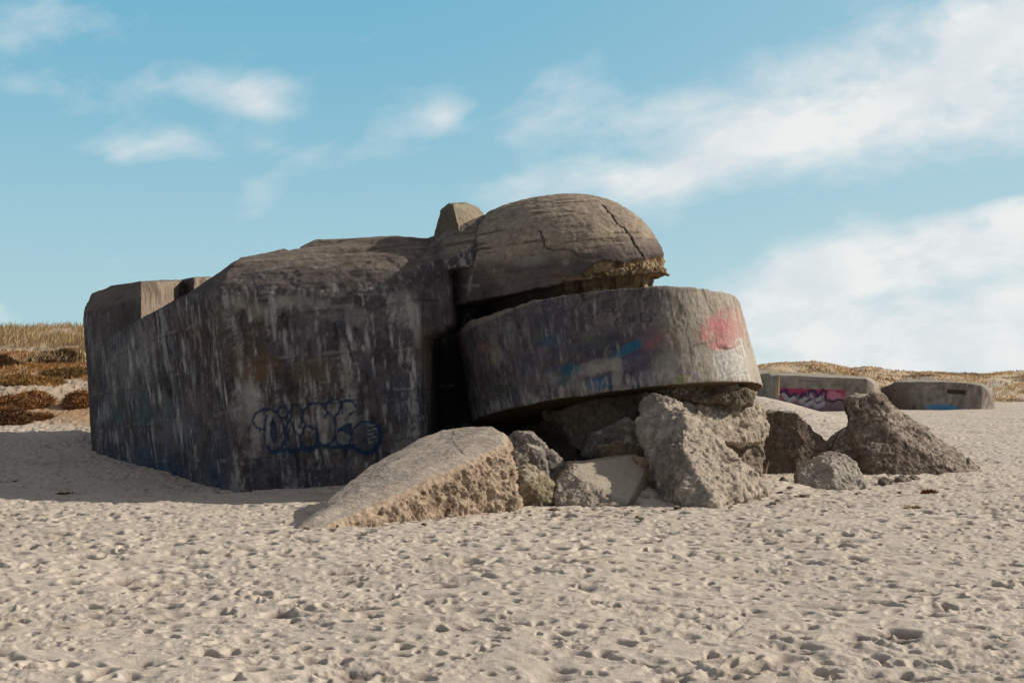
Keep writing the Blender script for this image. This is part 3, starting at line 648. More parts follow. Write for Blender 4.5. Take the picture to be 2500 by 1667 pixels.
# ------------------------------------------------------------------ rubble
LAYR = np.array([[.94, 0, .34], [0, 1, 0], [-.34, .1, .94]])
def rock(name, label, hulls, voxel=.03, amp=.10, freq=1.4, pit=.05, pf=5, base=(.33, .275, .215), dark=(.10, .07, .05), light=(.50, .44, .36), tint=None, seed=0, smoothf=None, group=None, cat='rock', sink=.5, colx=None, ridg=.0, dust=.5):
    hh = []
    for h_ in hulls:
        q = []
        for p in h_:
            p = np.array(p); q.append(p)
            if p[2] < .55: q.append(p-np.array([0, 0, sink]))
        hh.append(q)
    me = solid(hh, voxel, 4)
    def dsp(V, N):
        wv = V+.10*np.stack([fbm(V, 2.5, 3, .6, seed+450), fbm(V, 2.5, 3, .6, seed+451), fbm(V, 2.5, 3, .6, seed+452)], 1)
        w1 = worley(wv, 2.1, seed+61)[2]; w2 = worley(wv, 5.5, seed+62)[2]
        k = smoothf(V, N) if smoothf else np.ones(len(V))
        n = fbm(V, freq, 5, .52, seed+400)
        r1 = fbm(V, 5.5, 4, .6, seed+440, ridged=True); r2 = fbm(V, 13, 3, .65, seed+441)
        cav = ss(fbm(V, pf*.8, 4, .62, seed+442), .25, .8)
        ly = fbm(V@LAYR.T, (.9, .9, 5.5), 4, .6, seed+460); fr_ = fbm(V, 28, 2, .6, seed+461); bigc = fbm(V, .75, 2, .5, seed+462)
        d = amp*n*(.25+.6*k) + k*(pit*.35*r1 - pit*.30*cav + .016*r2 + .010*fr_ + pit*.55*ly + amp*.45*bigc) + k*(amp*.9*(w1-.5) + pit*.55*(w2-.5))
        d = d + ridg*fbm(V, freq*1.7, 4, .55, seed+430, ridged=True)*k
        return d
    def cf(V, N, d):
        k = smoothf(V, N) if smoothf else np.ones(len(V))
        n = fbm(V, 2.2, 5, .6, seed+420); f = fbm(V, 11, 3, .65, seed+421)
        g_ = fbm(V, 24, 2, .6, seed+425); c = np.tile(np.array(base), (len(V), 1))*(1+.25*n+.28*f+.25*g_)[:, None]
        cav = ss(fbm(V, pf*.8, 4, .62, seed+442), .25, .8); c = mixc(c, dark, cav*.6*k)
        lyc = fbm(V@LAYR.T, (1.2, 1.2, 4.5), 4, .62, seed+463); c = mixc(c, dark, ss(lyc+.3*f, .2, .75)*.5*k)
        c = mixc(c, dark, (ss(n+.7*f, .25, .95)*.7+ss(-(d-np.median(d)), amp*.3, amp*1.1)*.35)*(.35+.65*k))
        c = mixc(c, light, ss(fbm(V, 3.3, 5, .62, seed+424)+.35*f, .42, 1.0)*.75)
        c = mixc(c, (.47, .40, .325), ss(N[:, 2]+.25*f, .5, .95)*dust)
        if tint: c = mixc(c, tint, ss(fbm(V, 1.1, 3, .5, seed+422), -.1, .6)*.55)
        if colx: c = colx(V, N, c)
        return c
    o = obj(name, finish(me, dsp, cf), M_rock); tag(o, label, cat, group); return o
GR = 'broken concrete rubble around the bunker'
def back(pts, dY, shrink=.8, dz=0):
    c = np.mean(np.array(pts), 0); return [np.array([c[0]+(p[0]-c[0])*shrink, p[1]+dY, c[2]+(p[2]-c[2])*shrink+dz]) for p in map(np.array, pts)]

# 1 big slab in front: smooth plate above, pitted break below
pl = [P(719, 1294, 25.6), P(756, 1262, 26.6), P(838, 1186, 28.8), P(904, 1138, 30.2), P(1032, 1068, 31.8), P(1078, 1049, 32.2), P(1149, 1038, 32.3), P(1200, 1041, 31.9), P(1231, 1058, 31.5),
      P(761, 1270, 25.9), P(853, 1220, 27.0), P(942, 1180, 28.1), P(1032, 1150, 29.0), P(1134, 1102, 29.9), P(1233, 1085, 30.6)]
bt = [P(771, 1297, 25.5), P(866, 1279, 26.6), P(981, 1259, 27.9), P(1134, 1241, 29.2), P(1246, 1232, 30.2), P(1250, 1142, 30.6), P(1256, 1210, 31), P(1232, 1100, 33), P(1000, 1180, 33)]
wpl = [P(1100, 1110, 29.6), P(1233, 1120, 30.3), P(1256, 1142, 30.3), P(1256, 1232, 29.9), P(1120, 1244, 28.9), P(1050, 1200, 28.6), P(1240, 1180, 31.5)]
pc = np.mean(np.array(pl), 0); uu, s_, vv = np.linalg.svd(np.array(pl)-pc); pn = vv[2]*np.sign(vv[2][2])
def sl_s(V, N): return 1-.86*ss(.10*fbm(V, 1.8, 4, .6, 75)+(V-pc)@pn, -.24, -.10)
def slab_col(V, N, c):
    k = ss(N@pn+.16*fbm(V, 3, 4, .6, 76), .74, .93)*ss((V-pc)@pn+.09*fbm(V, 2.2, 4, .6, 74), -.26, -.12)
    t = np.tile(np.array([.41, .35, .29]), (len(V), 1))*(1+.26*fbm(V, 16, 3, .7, 77)+.16*fbm(V, 2, 4, .6, 78))[:, None]; t = mixc(t, (.22, .18, .15), ss(fbm(V, 1.6, 5, .65, 73), .2, .9)*.45)
    c = c*(1-k[:, None])+t*k[:, None]
    px, py = to_pix(V)
    c = mixc(c, (.05, .035, .025), (1-ss(seg_dist(px+2*fbm(V, 8, 2, .6, 79), py, [(1106, 1050), (1104, 1072), (1112, 1088), (1122, 1100), (1128, 1108)]), .6, 2.6))*.75)
    return c
rock('concrete_slab', 'long smooth-topped slab with pitted broken edge, sloping out of the sand in front of the bunker', [pl+bt, wpl], .026, .09, 1.3, .075, 5.0, base=(.43, .325, .235), dark=(.11, .065, .04), light=(.60, .50, .38), seed=1, smoothf=sl_s, cat='concrete slab', colx=slab_col, ridg=.04)
# 2 rock behind slab
a = [P(1228, 1075, 32.6), P(1262, 1052, 32.8), P(1296, 1058, 32.8), P(1325, 1090, 32.8), P(1376, 1132, 32.8), P(1370, 1200, 32.6), P(1225, 1200, 32.4)]
b = [P(1230, 1110, 31.7), P(1288, 1077, 31.9), P(1322, 1098, 32.0), P(1345, 1160, 31.8), P(1240, 1190, 31.5)]
rock('rubble_rock', 'blue-grey peaked rock close behind the raised end of the long slab', [a+back(a, 1.2), b+back(b, 1)], .028, .09, 1.6, .04, 5, base=(.26, .23, .20), light=(.38, .35, .32), seed=2, group=GR)
# 3 yellowish lump
a = [P(1250, 1142, 31.0), P(1290, 1143, 30.9), P(1330, 1160, 31.0), P(1348, 1185, 31.0), P(1335, 1222, 30.6), P(1240, 1222, 30.4), P(1290, 1175, 30.3)]
rock('rubble_rock', 'yellowish knobbly lump between the long slab and the sand-covered wedge', [a+back(a, 1.0)], .026, .10, 2.2, .07, 6, base=(.30, .25, .16), dark=(.12, .08, .04), seed=3, group=GR)
# 4 wedge half buried by blown sand
a = [P(1350, 1190, 31.3), P(1366, 1162, 31.5), P(1388, 1140, 31.8), P(1416, 1132, 32.2), P(1483, 1126, 32.8), P(1552, 1111, 33.2), P(1588, 1122, 33.2), P(1598, 1160, 33), P(1530, 1232, 30.5), P(1440, 1234, 30.3), P(1352, 1228, 30.4), P(1430, 1185, 30.9)]
def wedge_col(V, N, c):
    px, py = to_pix(V); e = np.interp(px, [1385, 1440, 1521, 1560], [1142, 1178, 1224, 1250])
    k = ss(e-py, -2, 8)*ss(N[:, 2], .35, .6)*ss(px, 1395, 1425)
    return mixc(c, (.46, .395, .305), k*.95)
def wedge_s(V, N):
    px, py = to_pix(V); e = np.interp(px, [1385, 1440, 1521, 1560], [1142, 1178, 1224, 1250])
    return 1-.9*ss(e-py, -2, 8)*ss(px, 1395, 1425)
rock('rubble_rock', 'low wedge of concrete half covered with blown sand, left of the tall leaning rock', [a+back(a, 1.6, .9)], .026, .05, 1.5, .06, 5, seed=4, group=GR, colx=wedge_col, smoothf=wedge_s)
# 4b brown ledge block
a = [P(1459, 1090, 34.6), P(1500, 1078, 34.5), P(1578, 1079, 34.4), P(1580, 1112, 34.2), P(1470, 1122, 34.4)]
rock('rubble_rock', 'flat brown ledge stone in the shade below the drum', [a+back(a, 1.2)], .03, .06, 1.8, .04, 6, base=(.20, .14, .085), seed=5, group=GR)
a = [P(1545, 1114, 32.9), P(1582, 1118, 32.7), P(1600, 1140, 32.6), P(1602, 1172, 32.4), P(1570, 1160, 32.4)]
rock('rubble_rock', 'small orange-brown stone on top of the sandy wedge', [a+back(a, .6)], .025, .05, 2.5, .03, 7, base=(.30, .20, .11), seed=6, group=GR)
# 5 tall leaning rock
a = [P(1575, 960, 34.8), P(1660, 990, 33.6), P(1690, 1030, 33.2), P(1566, 1042, 33.4), P(1592, 1102, 32.6), P(1612, 1166, 31.6), P(1664, 1232, 30.4), P(1724, 1237, 30.2), P(1746, 1234, 30.2), P(1668, 1100, 31.3),
     P(1672, 1000, 33.0), P(1740, 1080, 33.6), P(1828, 1150, 33.6), P(1872, 1190, 33.0), P(1800, 1215, 31.4), P(1700, 1140, 31.4)]
rock('leaning_rock', 'tall pale leaning concrete rock, its foot spreading onto the sand under the drum', [a+[P(1600, 1000, 36.5), P(1820, 1160, 36), P(1600, 1200, 35)]], .028, .10, 1.2, .05, 5, base=(.46, .39, .315), dark=(.17, .13, .10), light=(.62, .55, .45), seed=7, ridg=.05, colx=lambda V, N, c: mixc(c, (.17, .14, .115), np.maximum(ss(-N[:, 0], -.1, .5), 1-ss(to_pix(V)[1], 975, 1030))*ss(fbm(V, 2.5, 5, .65, 480), -.5, .4)*.7))  # left facet and top darkened in colour: shade painted in, broken by mottling
# 6 pale block right under the drum
a = [P(1650, 985, 35.7), P(1706, 976, 35.9), P(1810, 984, 36.8), P(1864, 992, 37.9), P(1874, 1040, 37.4), P(1868, 1080, 37.2), P(1790, 1082, 35.2), P(1700, 1062, 34.5), P(1660, 1040, 34.7)]
b = [P(1690, 1060, 36.0), P(1862, 1078, 38.2), P(1846, 1108, 37.8), P(1862, 1154, 37.6), P(1770, 1168, 36.3), P(1700, 1120, 36.0)]
rock('rubble_rock', 'pale bulging block at the right end directly below the drum', [a+back(a, 2.2, .95), b+back(b, 2, .95)], .03, .08, 1.3, .05, 4.5, base=(.44, .37, .29), dark=(.13, .09, .065), light=(.62, .56, .47), seed=8, group=GR, ridg=.04, colx=lambda V, N, c: mixc(c, (.20, .155, .11), np.clip(ss(to_pix(V)[1]+10*fbm(V, 2, 3, .6, 481), 1068, 1092)*.6+(1-ss(ell(*to_pix(V), 1800, 1030, 60, 48), .8, 1.4))*-.0+ss(fbm(V, 2.2, 5, .65, 482), .1, .6)*.5, 0, .8)))
# 7 aggregate chunk stuck to drum's underside
a = [P(1600, 952, 35.4), P(1700, 938, 35.6), P(1800, 942, 36.0), P(1838, 962, 36.6), P(1840, 984, 36.6), P(1812, 988, 35.9), P(1706, 980, 35.4), P(1640, 972, 35.2)]
rock('rubble_rock', 'dark pebbly layer squeezed between the drum and the pale bulging block', [a+back(a, 3, .95)], .028, .07, 2.5, .07, 6, base=(.17, .135, .095), dark=(.05, .035, .02), light=(.28, .25, .20), seed=9, group=GR)
# 8 dark mass in the cavity, backing hull added to block light from behind
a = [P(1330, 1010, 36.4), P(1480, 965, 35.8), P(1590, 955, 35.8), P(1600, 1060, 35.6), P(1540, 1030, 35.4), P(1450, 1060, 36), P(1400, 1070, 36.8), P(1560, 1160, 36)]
rock('rubble_rock', 'dark sloping slab in the hollow under the drum, with an added backing hull blocking light', [a+back(a, 5, 1.0), [P(1250, 1060, 40), P(1250, 1200, 40), P(1400, 1000, 38), P(1840, 990, 38.5), P(1840, 1180, 38.5), P(1400, 1180, 38), P(1400, 1000, 42), P(1840, 990, 42), P(1840, 1180, 42), P(1400, 1180, 42)]],
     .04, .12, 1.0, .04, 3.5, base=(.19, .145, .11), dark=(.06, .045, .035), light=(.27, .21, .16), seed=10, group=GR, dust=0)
a = [P(1440, 1062, 34.9), P(1530, 1020, 34.6), P(1560, 1040, 34.4), P(1590, 1090, 34.2), P(1470, 1120, 34.9), P(1420, 1110, 35.3)]
rock('rubble_rock', 'grey pointed slab standing in the hollow beside the tall leaning rock', [a+back(a, 1.5)], .03, .07, 1.5, .03, 5, base=(.20, .17, .14), seed=11, group=GR)
# 9 dark rock
a = [P(1869, 1006, 41.6), P(1904, 1001, 41.5), P(1946, 1008, 41.4), P(1980, 1040, 41.4), P(2015, 1071, 41.4), P(2022, 1096, 41.3), P(2005, 1150, 40.8), P(1943, 1158, 40.4), P(1865, 1156, 40.6), P(1852, 1100, 41), P(1862, 1040, 41.4)]
rock('rubble_rock', 'dark brown rock in shade between the drum rubble and the pointed rock', [a+back(a, 2.2, .85)], .032, .10, 1.1, .035, 4, base=(.15, .115, .085), dark=(.05, .035, .025), light=(.22, .17, .12), seed=12, group=GR)
# 10 pointed rock
a = [P(2064, 972, 42.2), P(2085, 966, 42.2), P(2100, 972, 42), P(2128, 962, 42.2), P(2148, 964, 42.4), P(2176, 986, 42.6), P(2233, 1034, 42.8), P(2277, 1075, 42.8), P(2342, 1116, 42.6), P(2418, 1156, 42.2), P(2360, 1162, 41.2), P(2240, 1162, 40.7), P(2134, 1160, 40.4), P(2098, 1142, 41),
     P(2070, 1036, 41.6), P(2180, 1060, 41.2)]
b = [P(2024, 1098, 41.6), P(2062, 1052, 42), P(2080, 1040, 41.8), P(2140, 1100, 41), P(2120, 1156, 40.8), P(2050, 1140, 41.2)]
rock('pointed_rock', 'large dark shark-fin shaped rock with long tail tapering right onto the sand', [a+[P(2110, 990, 44), P(2200, 1100, 45.2), P(2340, 1150, 44), P(2100, 1150, 45)], b+back(b, 1.2), [P(2058, 975, 42.0), P(2075, 966, 42.0), P(2098, 970, 42), P(2100, 1000, 41.6), P(2066, 1010, 41.8), P(2080, 980, 43), P(2100, 1000, 43)], [P(2118, 968, 42.0), P(2130, 955, 42.1), P(2150, 960, 42.3), P(2180, 985, 42.5), P(2160, 1010, 41.8), P(2120, 1000, 41.8), P(2140, 970, 43.2), P(2170, 1000, 43.4)]], .03, .085, 1.1, .03, 4, base=(.19, .145, .11), dark=(.07, .048, .034), light=(.40, .35, .31), seed=13, ridg=.02, dust=.9)
# 11.. small stones
a = [P(1946, 1162, 36.6), P(1956, 1148, 36.8), P(2002, 1119, 37.1), P(2035, 1101, 37.3), P(2060, 1112, 37.3), P(2087, 1131, 37.2), P(2116, 1172, 36.9), P(2116, 1187, 36.6), P(2040, 1192, 36.0), P(1949, 1190, 36.3), P(2030, 1140, 36.6)]
rock('rubble_rock', 'light grey pyramid-shaped rock on the open sand', [a+back(a, 1.2, .8)], .024, .06, 1.8, .045, 6, base=(.38, .34, .285), light=(.52, .48, .42), seed=14, group=GR)
def stone(lab, x0, x1, y0, y1, Y, seed, **k):
    xm = (x0+x1)/2; rnd = random.Random(seed)
    a = [P(x0, y1, Y), P(x0+(x1-x0)*.12, (y0+y1)/2+rnd.uniform(-2, 2), Y), P(xm+rnd.uniform(-4, 4), y0, Y+.1), P(x1-(x1-x0)*.15, (y0+y1)/2, Y), P(x1, y1, Y), P(xm, y1+3, Y-.25)]
    return rock('stone', lab, [a+back(a, .35, .8)], .016, .03, 4, .02, 10, seed=seed, group='small stones on the sand', cat='stone', sink=.12, **k)
stone('fist-like dark stone left of the pyramid-shaped rock', 1903, 1936, 1165, 1188, 36.4, 31, base=(.17, .14, .11))
stone('low dark stone right of the pyramid-shaped rock', 2147, 2182, 1163, 1181, 37.6, 32, base=(.16, .13, .10))
stone('flat stone in front of the shark-fin rock', 2188, 2226, 1160, 1172, 38.4, 33, base=(.22, .18, .14))
stone('smallest flat stone below the tail of the shark-fin rock', 2224, 2246, 1160, 1168, 38.8, 34, base=(.2, .17, .13))
stone('brown pebble beside the foot of the sandy wedge', 1314, 1326, 1220, 1230, 30.5, 35, base=(.10, .07, .05))

rcr = random.Random(77)
CR = []
for k in range(46):
    x0 = rcr.choice([(740, 1250), (1250, 1660), (1700, 1900), (1880, 2300), (1250, 1660)]); xx = rcr.uniform(*x0)
    yl = np.interp(xx, [719, 800, 981, 1134, 1250, 1360, 1640, 1740, 1860, 1950, 2115, 2340], [1300, 1290, 1266, 1250, 1238, 1236, 1242, 1240, 1200, 1194, 1190, 1168])
    yy = yl+rcr.random()**2*34; Yg = EYE*F/(yy-HOR); CR.append((xx, yy, Yg))
proto = []
for k in range(3):
    pp = [np.array([rcr.uniform(-1, 1)*.07, rcr.uniform(-1, 1)*.07, rcr.uniform(-.3, 1)*.05]) for _ in range(14)]
    bm = bmesh.new(); [bm.verts.new(tuple(p)) for p in pp]; r_ = bmesh.ops.convex_hull(bm, input=bm.verts)
    jk = [e for e in r_['geom_interior']+r_['geom_unused'] if isinstance(e, bmesh.types.BMVert)]
    if jk: bmesh.ops.delete(bm, geom=list(set(jk)), context='VERTS')
    m_ = bpy.data.meshes.new('crumb'); bm.to_mesh(m_); bm.free(); m_.materials.append(M_rock)
    set_col(m_, np.tile(np.array([(.22, .17, .13), (.33, .28, .22), (.14, .11, .085)][k]), (len(m_.vertices), 1))); proto.append(m_)
for k, (xx, yy, Yg) in enumerate(CR):
    o = bpy.data.objects.new('concrete_crumb', proto[k % 3]); COLL.objects.link(o); X_ = (xx-1250)/F*Yg
    o.location = (X_, Yg, hz(X_, Yg)+.01); sc_ = rcr.uniform(.5, 1.7); o.scale = (sc_*rcr.uniform(.8, 1.5), sc_, sc_); o.rotation_euler = (0, 0, rcr.uniform(0, 6.28))
    tag(o, 'small crumb of broken concrete lying on the sand at the foot of the rubble', 'concrete crumb', 'crumbs of concrete at the foot of the rubble')

def stick(name, label, pts, r):
    bm = bmesh.new(); prev = None; n = len(pts)
    for i, p in enumerate(pts):
        rr = r*(1-.75*i/(n-1)); ring = [bm.verts.new((p[0]+rr*math.cos(t), p[1]+rr*math.sin(t), p[2])) for t in (0, 1.05, 2.1, 3.14, 4.2, 5.2)]
        if prev:
            for k in range(6): bm.faces.new((prev[k], prev[(k+1) % 6], ring[(k+1) % 6], ring[k]))
        else: bm.faces.new(ring[::-1])
        prev = ring
    bm.faces.new(prev); me = bpy.data.meshes.new(name); bm.to_mesh(me); bm.free()
    set_col(me, np.tile(np.array([.30, .22, .14]) if 'pale' in label else np.array([.06, .045, .03]), (len(me.vertices), 1)))
    o = obj(name, me, M_wood); tag(o, label, 'stick'); return o
stick('driftwood_stick', 'dark splintered post leaning against the shark-fin rock', [P(2026, 1104, 40.9), P(2036, 1082, 40.8), P(2043, 1066, 40.8), P(2051, 1050, 40.9)], .055)
stick('driftwood_stick', 'short pale splinter upright beside the dark brown rock', [P(1867, 1156, 38.2), P(1872, 1140, 38.2), P(1877, 1125, 38.2)], .05)
stick('reinforcing_bar', 'thin bent rusty bar sticking out of the pale bulging block', [P(1853, 1108, 37.4), P(1862, 1120, 37.6), P(1871, 1132, 38)], .018)
stick('driftwood_stick', 'pale upright splinter standing before the far pink-painted bunker', [P(1897, 966, 100), P(1899, 940, 100), P(1903, 915, 100)], .16)

# ------------------------------------------------------------------ far bunkers
M_far = mat('far_concrete', .95, .3, 6, .12, 8)
R7 = lambda x, y: (1800+x/3.36, 850+y/3.36)
def far_pts(l): return [P(*R7(x, y), Y) for x, y, Y in l]
D1 = far_pts([(275, 225, 119), (350, 218, 119), (1060, 250, 118), (1120, 290, 118.4), (1165, 330, 119.6), (1170, 420, 119.6), (340, 560, 118), (1060, 560, 117.4), (1140, 520, 118), (250, 205, 121.5), (460, 196, 122), (1040, 232, 121), (1110, 250, 121), (1160, 290, 121.5), (1150, 300, 127), (280, 240, 127), (240, 260, 122), (235, 420, 121), (1150, 560, 126), (250, 500, 127)])
D1b = far_pts([(160, 215, 124), (250, 205, 122), (160, 420, 124), (260, 420, 122), (170, 250, 128), (270, 250, 128), (270, 430, 128)])
far1 = empty('distant_bunker', (26, 120, .4)); tag(far1, 'distant low concrete bunker with rounded end and pink graffiti', 'bunker')
ZIG = [R7(x, y) for x, y in [(350, 360), (400, 340), (430, 400), (470, 370), (500, 420), (540, 365), (580, 400), (600, 345), (640, 350), (660, 400), (700, 340), (730, 360), (720, 420), (780, 440), (830, 420), (870, 430)]]
ZIG2 = [R7(x, y) for x, y in [(380, 380), (430, 430), (490, 400), (530, 440), (600, 370), (640, 440), (690, 400), (700, 460), (650, 480), (620, 440), (560, 470)]]
def d1col(V, N, d):
    px, py = to_pix(V); x = (px-1800)*3.36; y_ = (py-850)*3.36; fr = N[:, 1] < .2
    n = fbm(V, .8, 4, .6, 501); n2 = fbm(V, 3, 3, .6, 502)
    c = np.tile(np.array([.26, .225, .185]), (len(V), 1))*(1+.25*n+.2*n2+.25*fbm(V, (3, 3, .5), 3, .6, 503))[:, None]
    c = mixc(c, (.34, .30, .245), ss(N[:, 2], .4, .8)*.8)
    top = 318+.03*(x-350)+6*n2; inn = ss(y_-top, 0, 10)*ss(x, 340, 360)*(1-ss(x, 870, 900))*fr
    c = mixc(c, (.33, .05, .11), inn*(1-ss(y_, 400, 430)))
    c = mixc(c, (.17, .10, .13), inn*ss(y_, 400, 430)*.8)
    c = mixc(c, (.46, .19, .24), (1-ss(ell(x, y_, 800, 395, 90, 40, -20)+.3*n2, .7, 1.1))*.9*fr)
    d2 = seg_dist(px, py, ZIG2); c = mixc(c, (.40, .42, .42), (1-ss(d2, 4, 6.5))*.9*inn)
    d1_ = seg_dist(px, py, ZIG); c = mixc(c, (.035, .03, .06), (1-ss(d1_, 2, 3.6))*.95*fr)
    d1_ = seg_dist(px, py+9, ZIG2); c = mixc(c, (.05, .045, .09), (1-ss(d1_, 1.4, 2.8))*.8*inn)
    c = mixc(c, (.38, .20, .26), (1-ss(seg_dist(px, py-2, ZIG2), 1.2, 2.6))*.6*inn)
    c = mixc(c, (.04, .035, .03), (1-ss(seg_dist(x, y_, [(505, 270), (700, 268)]), 1, 7))*.5*fr)
    return c
me = solid([D1, D1b], .07, 1)
obj('bunker_wall', finish(me, lambda V, N: .05*fbm(V, .7, 4, .5, 510), d1col), M_far, far1)
bx_ = far_pts([(300, 205, 121), (440, 192, 121), (450, 205, 120.6), (290, 215, 120.6), (300, 205, 124), (440, 192, 124), (445, 225, 124), (300, 230, 124), (445, 225, 121), (300, 230, 121)])
me = solid([bx_], .07, 1); obj('roof_slab', finish(me, None, lambda V, N, d: np.tile(np.array([.30, .27, .22]), (len(V), 1))), M_far, far1)
D2 = far_pts([(1180, 330, 127), (1300, 280, 125), (1430, 290, 124.6), (1560, 272, 124.4), (1700, 272, 124.2), (1860, 285, 124), (2010, 300, 124.2), (2060, 360, 124.4), (2005, 560, 123.4), (1500, 560, 123.6), (1240, 550, 125), (2082, 335, 126), (2100, 440, 127), (2122, 545, 127.6), (1990, 290, 127), (1450, 250, 128), (1200, 330, 131), (2090, 340, 131), (2110, 560, 131), (1200, 560, 131)])
D2b = far_pts([(1290, 285, 126), (1405, 232, 127), (1435, 245, 127), (1380, 300, 126), (1300, 300, 129), (1440, 260, 129)])
D2c = far_pts([(1500, 235, 128), (1620, 240, 128), (1640, 262, 127.4), (1480, 262, 127.4), (1500, 240, 130), (1620, 245, 130), (1640, 280, 130), (1480, 280, 130)])
far2 = empty('distant_bunker', (34, 126, .3)); tag(far2, 'distant grey concrete bunker with a dark viewing slit and light blue paint at its foot', 'bunker')
def d2disp(V, N):
    px, py = to_pix(V); x = (px-1800)*3.36; y_ = (py-850)*3.36
    m_ = ss(x, 1722, 1734)*(1-ss(x-.15*(y_-350), 1868, 1882))*ss(y_-.06*(x-1725), 334, 342)*(1-ss(y_-.06*(x-1725), 364, 372))
    return (.06*fbm(V, .7, 4, .5, 520), np.stack([V[:, 0]*0, m_*.55*(N[:, 1] < 0), V[:, 0]*0], 1))
def d2col(V, N, d):
    px, py = to_pix(V); x = (px-1800)*3.36; y_ = (py-850)*3.36; fr = N[:, 1] < .2
    n = fbm(V, .8, 4, .6, 521); n2 = fbm(V, 3, 3, .6, 522)
    c = np.tile(np.array([.24, .205, .175]), (len(V), 1))*(1+.3*n+.25*n2+.25*fbm(V, (3, 3, .5), 3, .6, 523))[:, None]
    c = mixc(c, (.115, .085, .07), (1-ss(x, 1380, 1480))*.7)
    c = mixc(c, (.32, .285, .23), ss(N[:, 2], .4, .8)*.8)
    c = mixc(c, (.06, .24, .42), (1-ss(ell(x, y_, 1690, 490, 145, 34, -3)+.25*n2, .75, 1.15))*.85*fr)
    for ln in [[(1830, 290), (1790, 370), (1740, 500)], [(1905, 300), (1850, 400), (1800, 500)], [(1700, 280), (1560, 300)]]:
        c = mixc(c, (.06, .05, .045), (1-ss(seg_dist(x, y_, ln), 1, 6))*.6*fr)
    m_ = ss(x, 1716, 1730)*(1-ss(x-.15*(y_-350), 1872, 1888))*ss(y_-.06*(x-1725), 330, 340)*(1-ss(y_-.06*(x-1725), 366, 374))
    c = mixc(c, (.14, .11, .085), m_*fr)
    return c
me = solid([D2], .07, 0); obj('bunker_wall', finish(me, d2disp, d2col), M_far, far2)
me = solid([D2b, D2c], .08, 1); obj('roof_slab', finish(me, None, lambda V, N, d: np.tile(np.array([.33, .29, .235]), (len(V), 1))), M_far, far2)

# ------------------------------------------------------------------ grass, shrubs, seaweed
rng = np.random.default_rng(5)
def blades(name, X, Y_, hgt, wid, colr, lean=.5, zoff=-.05, base=None, windx=.25):
    n = len(X); Z = H0(X, Y_)+zoff if base is None else base
    th = rng.uniform(0, 6.283, n); ln = rng.uniform(.1, 1, n)*lean*hgt
    bx, by = np.cos(th)*ln+windx*hgt, np.sin(th)*ln
    wth = rng.uniform(0, 3.14, n); wx, wy = np.cos(wth)*wid, np.sin(wth)*wid*.6
    v = np.empty((n, 5, 3))
    v[:, 0] = np.stack([X-wx, Y_-wy, Z], 1); v[:, 1] = np.stack([X+wx, Y_+wy, Z], 1)
    v[:, 2] = np.stack([X+bx*.35+wx*.8, Y_+by*.35+wy*.8, Z+hgt*.6], 1); v[:, 3] = np.stack([X+bx*.35-wx*.8, Y_+by*.35-wy*.8, Z+hgt*.6], 1)
    v[:, 4] = np.stack([X+bx, Y_+by, Z+hgt*.95], 1)
    b0 = np.arange(n)*5
    f = np.stack([b0, b0+1, b0+2, b0, b0+2, b0+3, b0+3, b0+2, b0+4], 1).ravel()
    me = new_mesh(name, v.reshape(-1, 3), f, 3)
    c = np.repeat(colr, 5, axis=0); set_col(me, c)
    return me
def gcol(n, a, b, j=.2):
    t = rng.random(n)[:, None]; return (np.array(a)*(1-t)+np.array(b)*t)*(1+rng.uniform(-j, j, n))[:, None]
# left dune crest
n = 42000
nc = 520; cy_ = rng.uniform(67, 90, nc); cx_ = (rng.uniform(-140, 620, nc)-1250)/F*cy_; ch_ = rng.uniform(.4, 1.25, nc); ci_ = rng.integers(0, nc, n)
Yl = cy_[ci_]+rng.normal(0, .38, n); Xl = cx_[ci_]+rng.normal(0, .38, n); ch_ = ch_[ci_]
dn = fbm(np.stack([Xl*.35, Yl*.35, Xl*0], 1), 1, 3, .5, 61)
hl = H0(Xl, Yl)
keep = (dn*1.5+1.1*ss(hl, 4.3, 5.2)-.2 > rng.uniform(-.4, .8, n)) & (hl > 3.6)
Xl, Yl, hl, ch_ = Xl[keep], Yl[keep], hl[keep], ch_[keep]
me = blades('dune_grass', Xl, Yl, rng.uniform(.25, .72, len(Xl))*ch_, .026, gcol(len(Xl), (.76, .60, .37), (.50, .37, .19))*(1.15-.3*(ch_[:, None]-.4)), lean=.8)
tag(obj('dune_grass', me, M_grass), 'tall straw-coloured marram grass along the left dune crest', 'grass', None, 'stuff')
n = 45000
Yl = rng.uniform(56, 74, n); Xl = (rng.uniform(-140, 520, n)-1250)/F*Yl
dn = fbm(np.stack([Xl*.22, Yl*.5, Xl*0], 1), 1, 4, .55, 62); hl = H0(Xl, Yl)
hw = hl+.55*fbm(np.stack([Xl*.22+Yl*.05, Yl*.10, Xl*0], 1), 1, 4, .6, 48)
keep = (dn+(ss(hw, 2.3, 3.0)-.78)*1.2 > rng.uniform(-.2, .5, n)) & (hl > 1.2)
Xl, Yl = Xl[keep], Yl[keep]
me = blades('dry_ground_cover', Xl, Yl, rng.uniform(.06, .24, len(Xl)), .04, gcol(len(Xl), (.68, .42, .19), (.42, .22, .09)), lean=1.2)
tag(obj('dry_ground_cover', me, M_grass), 'short golden brown ground cover on the left dune slope', 'ground cover', None, 'stuff')
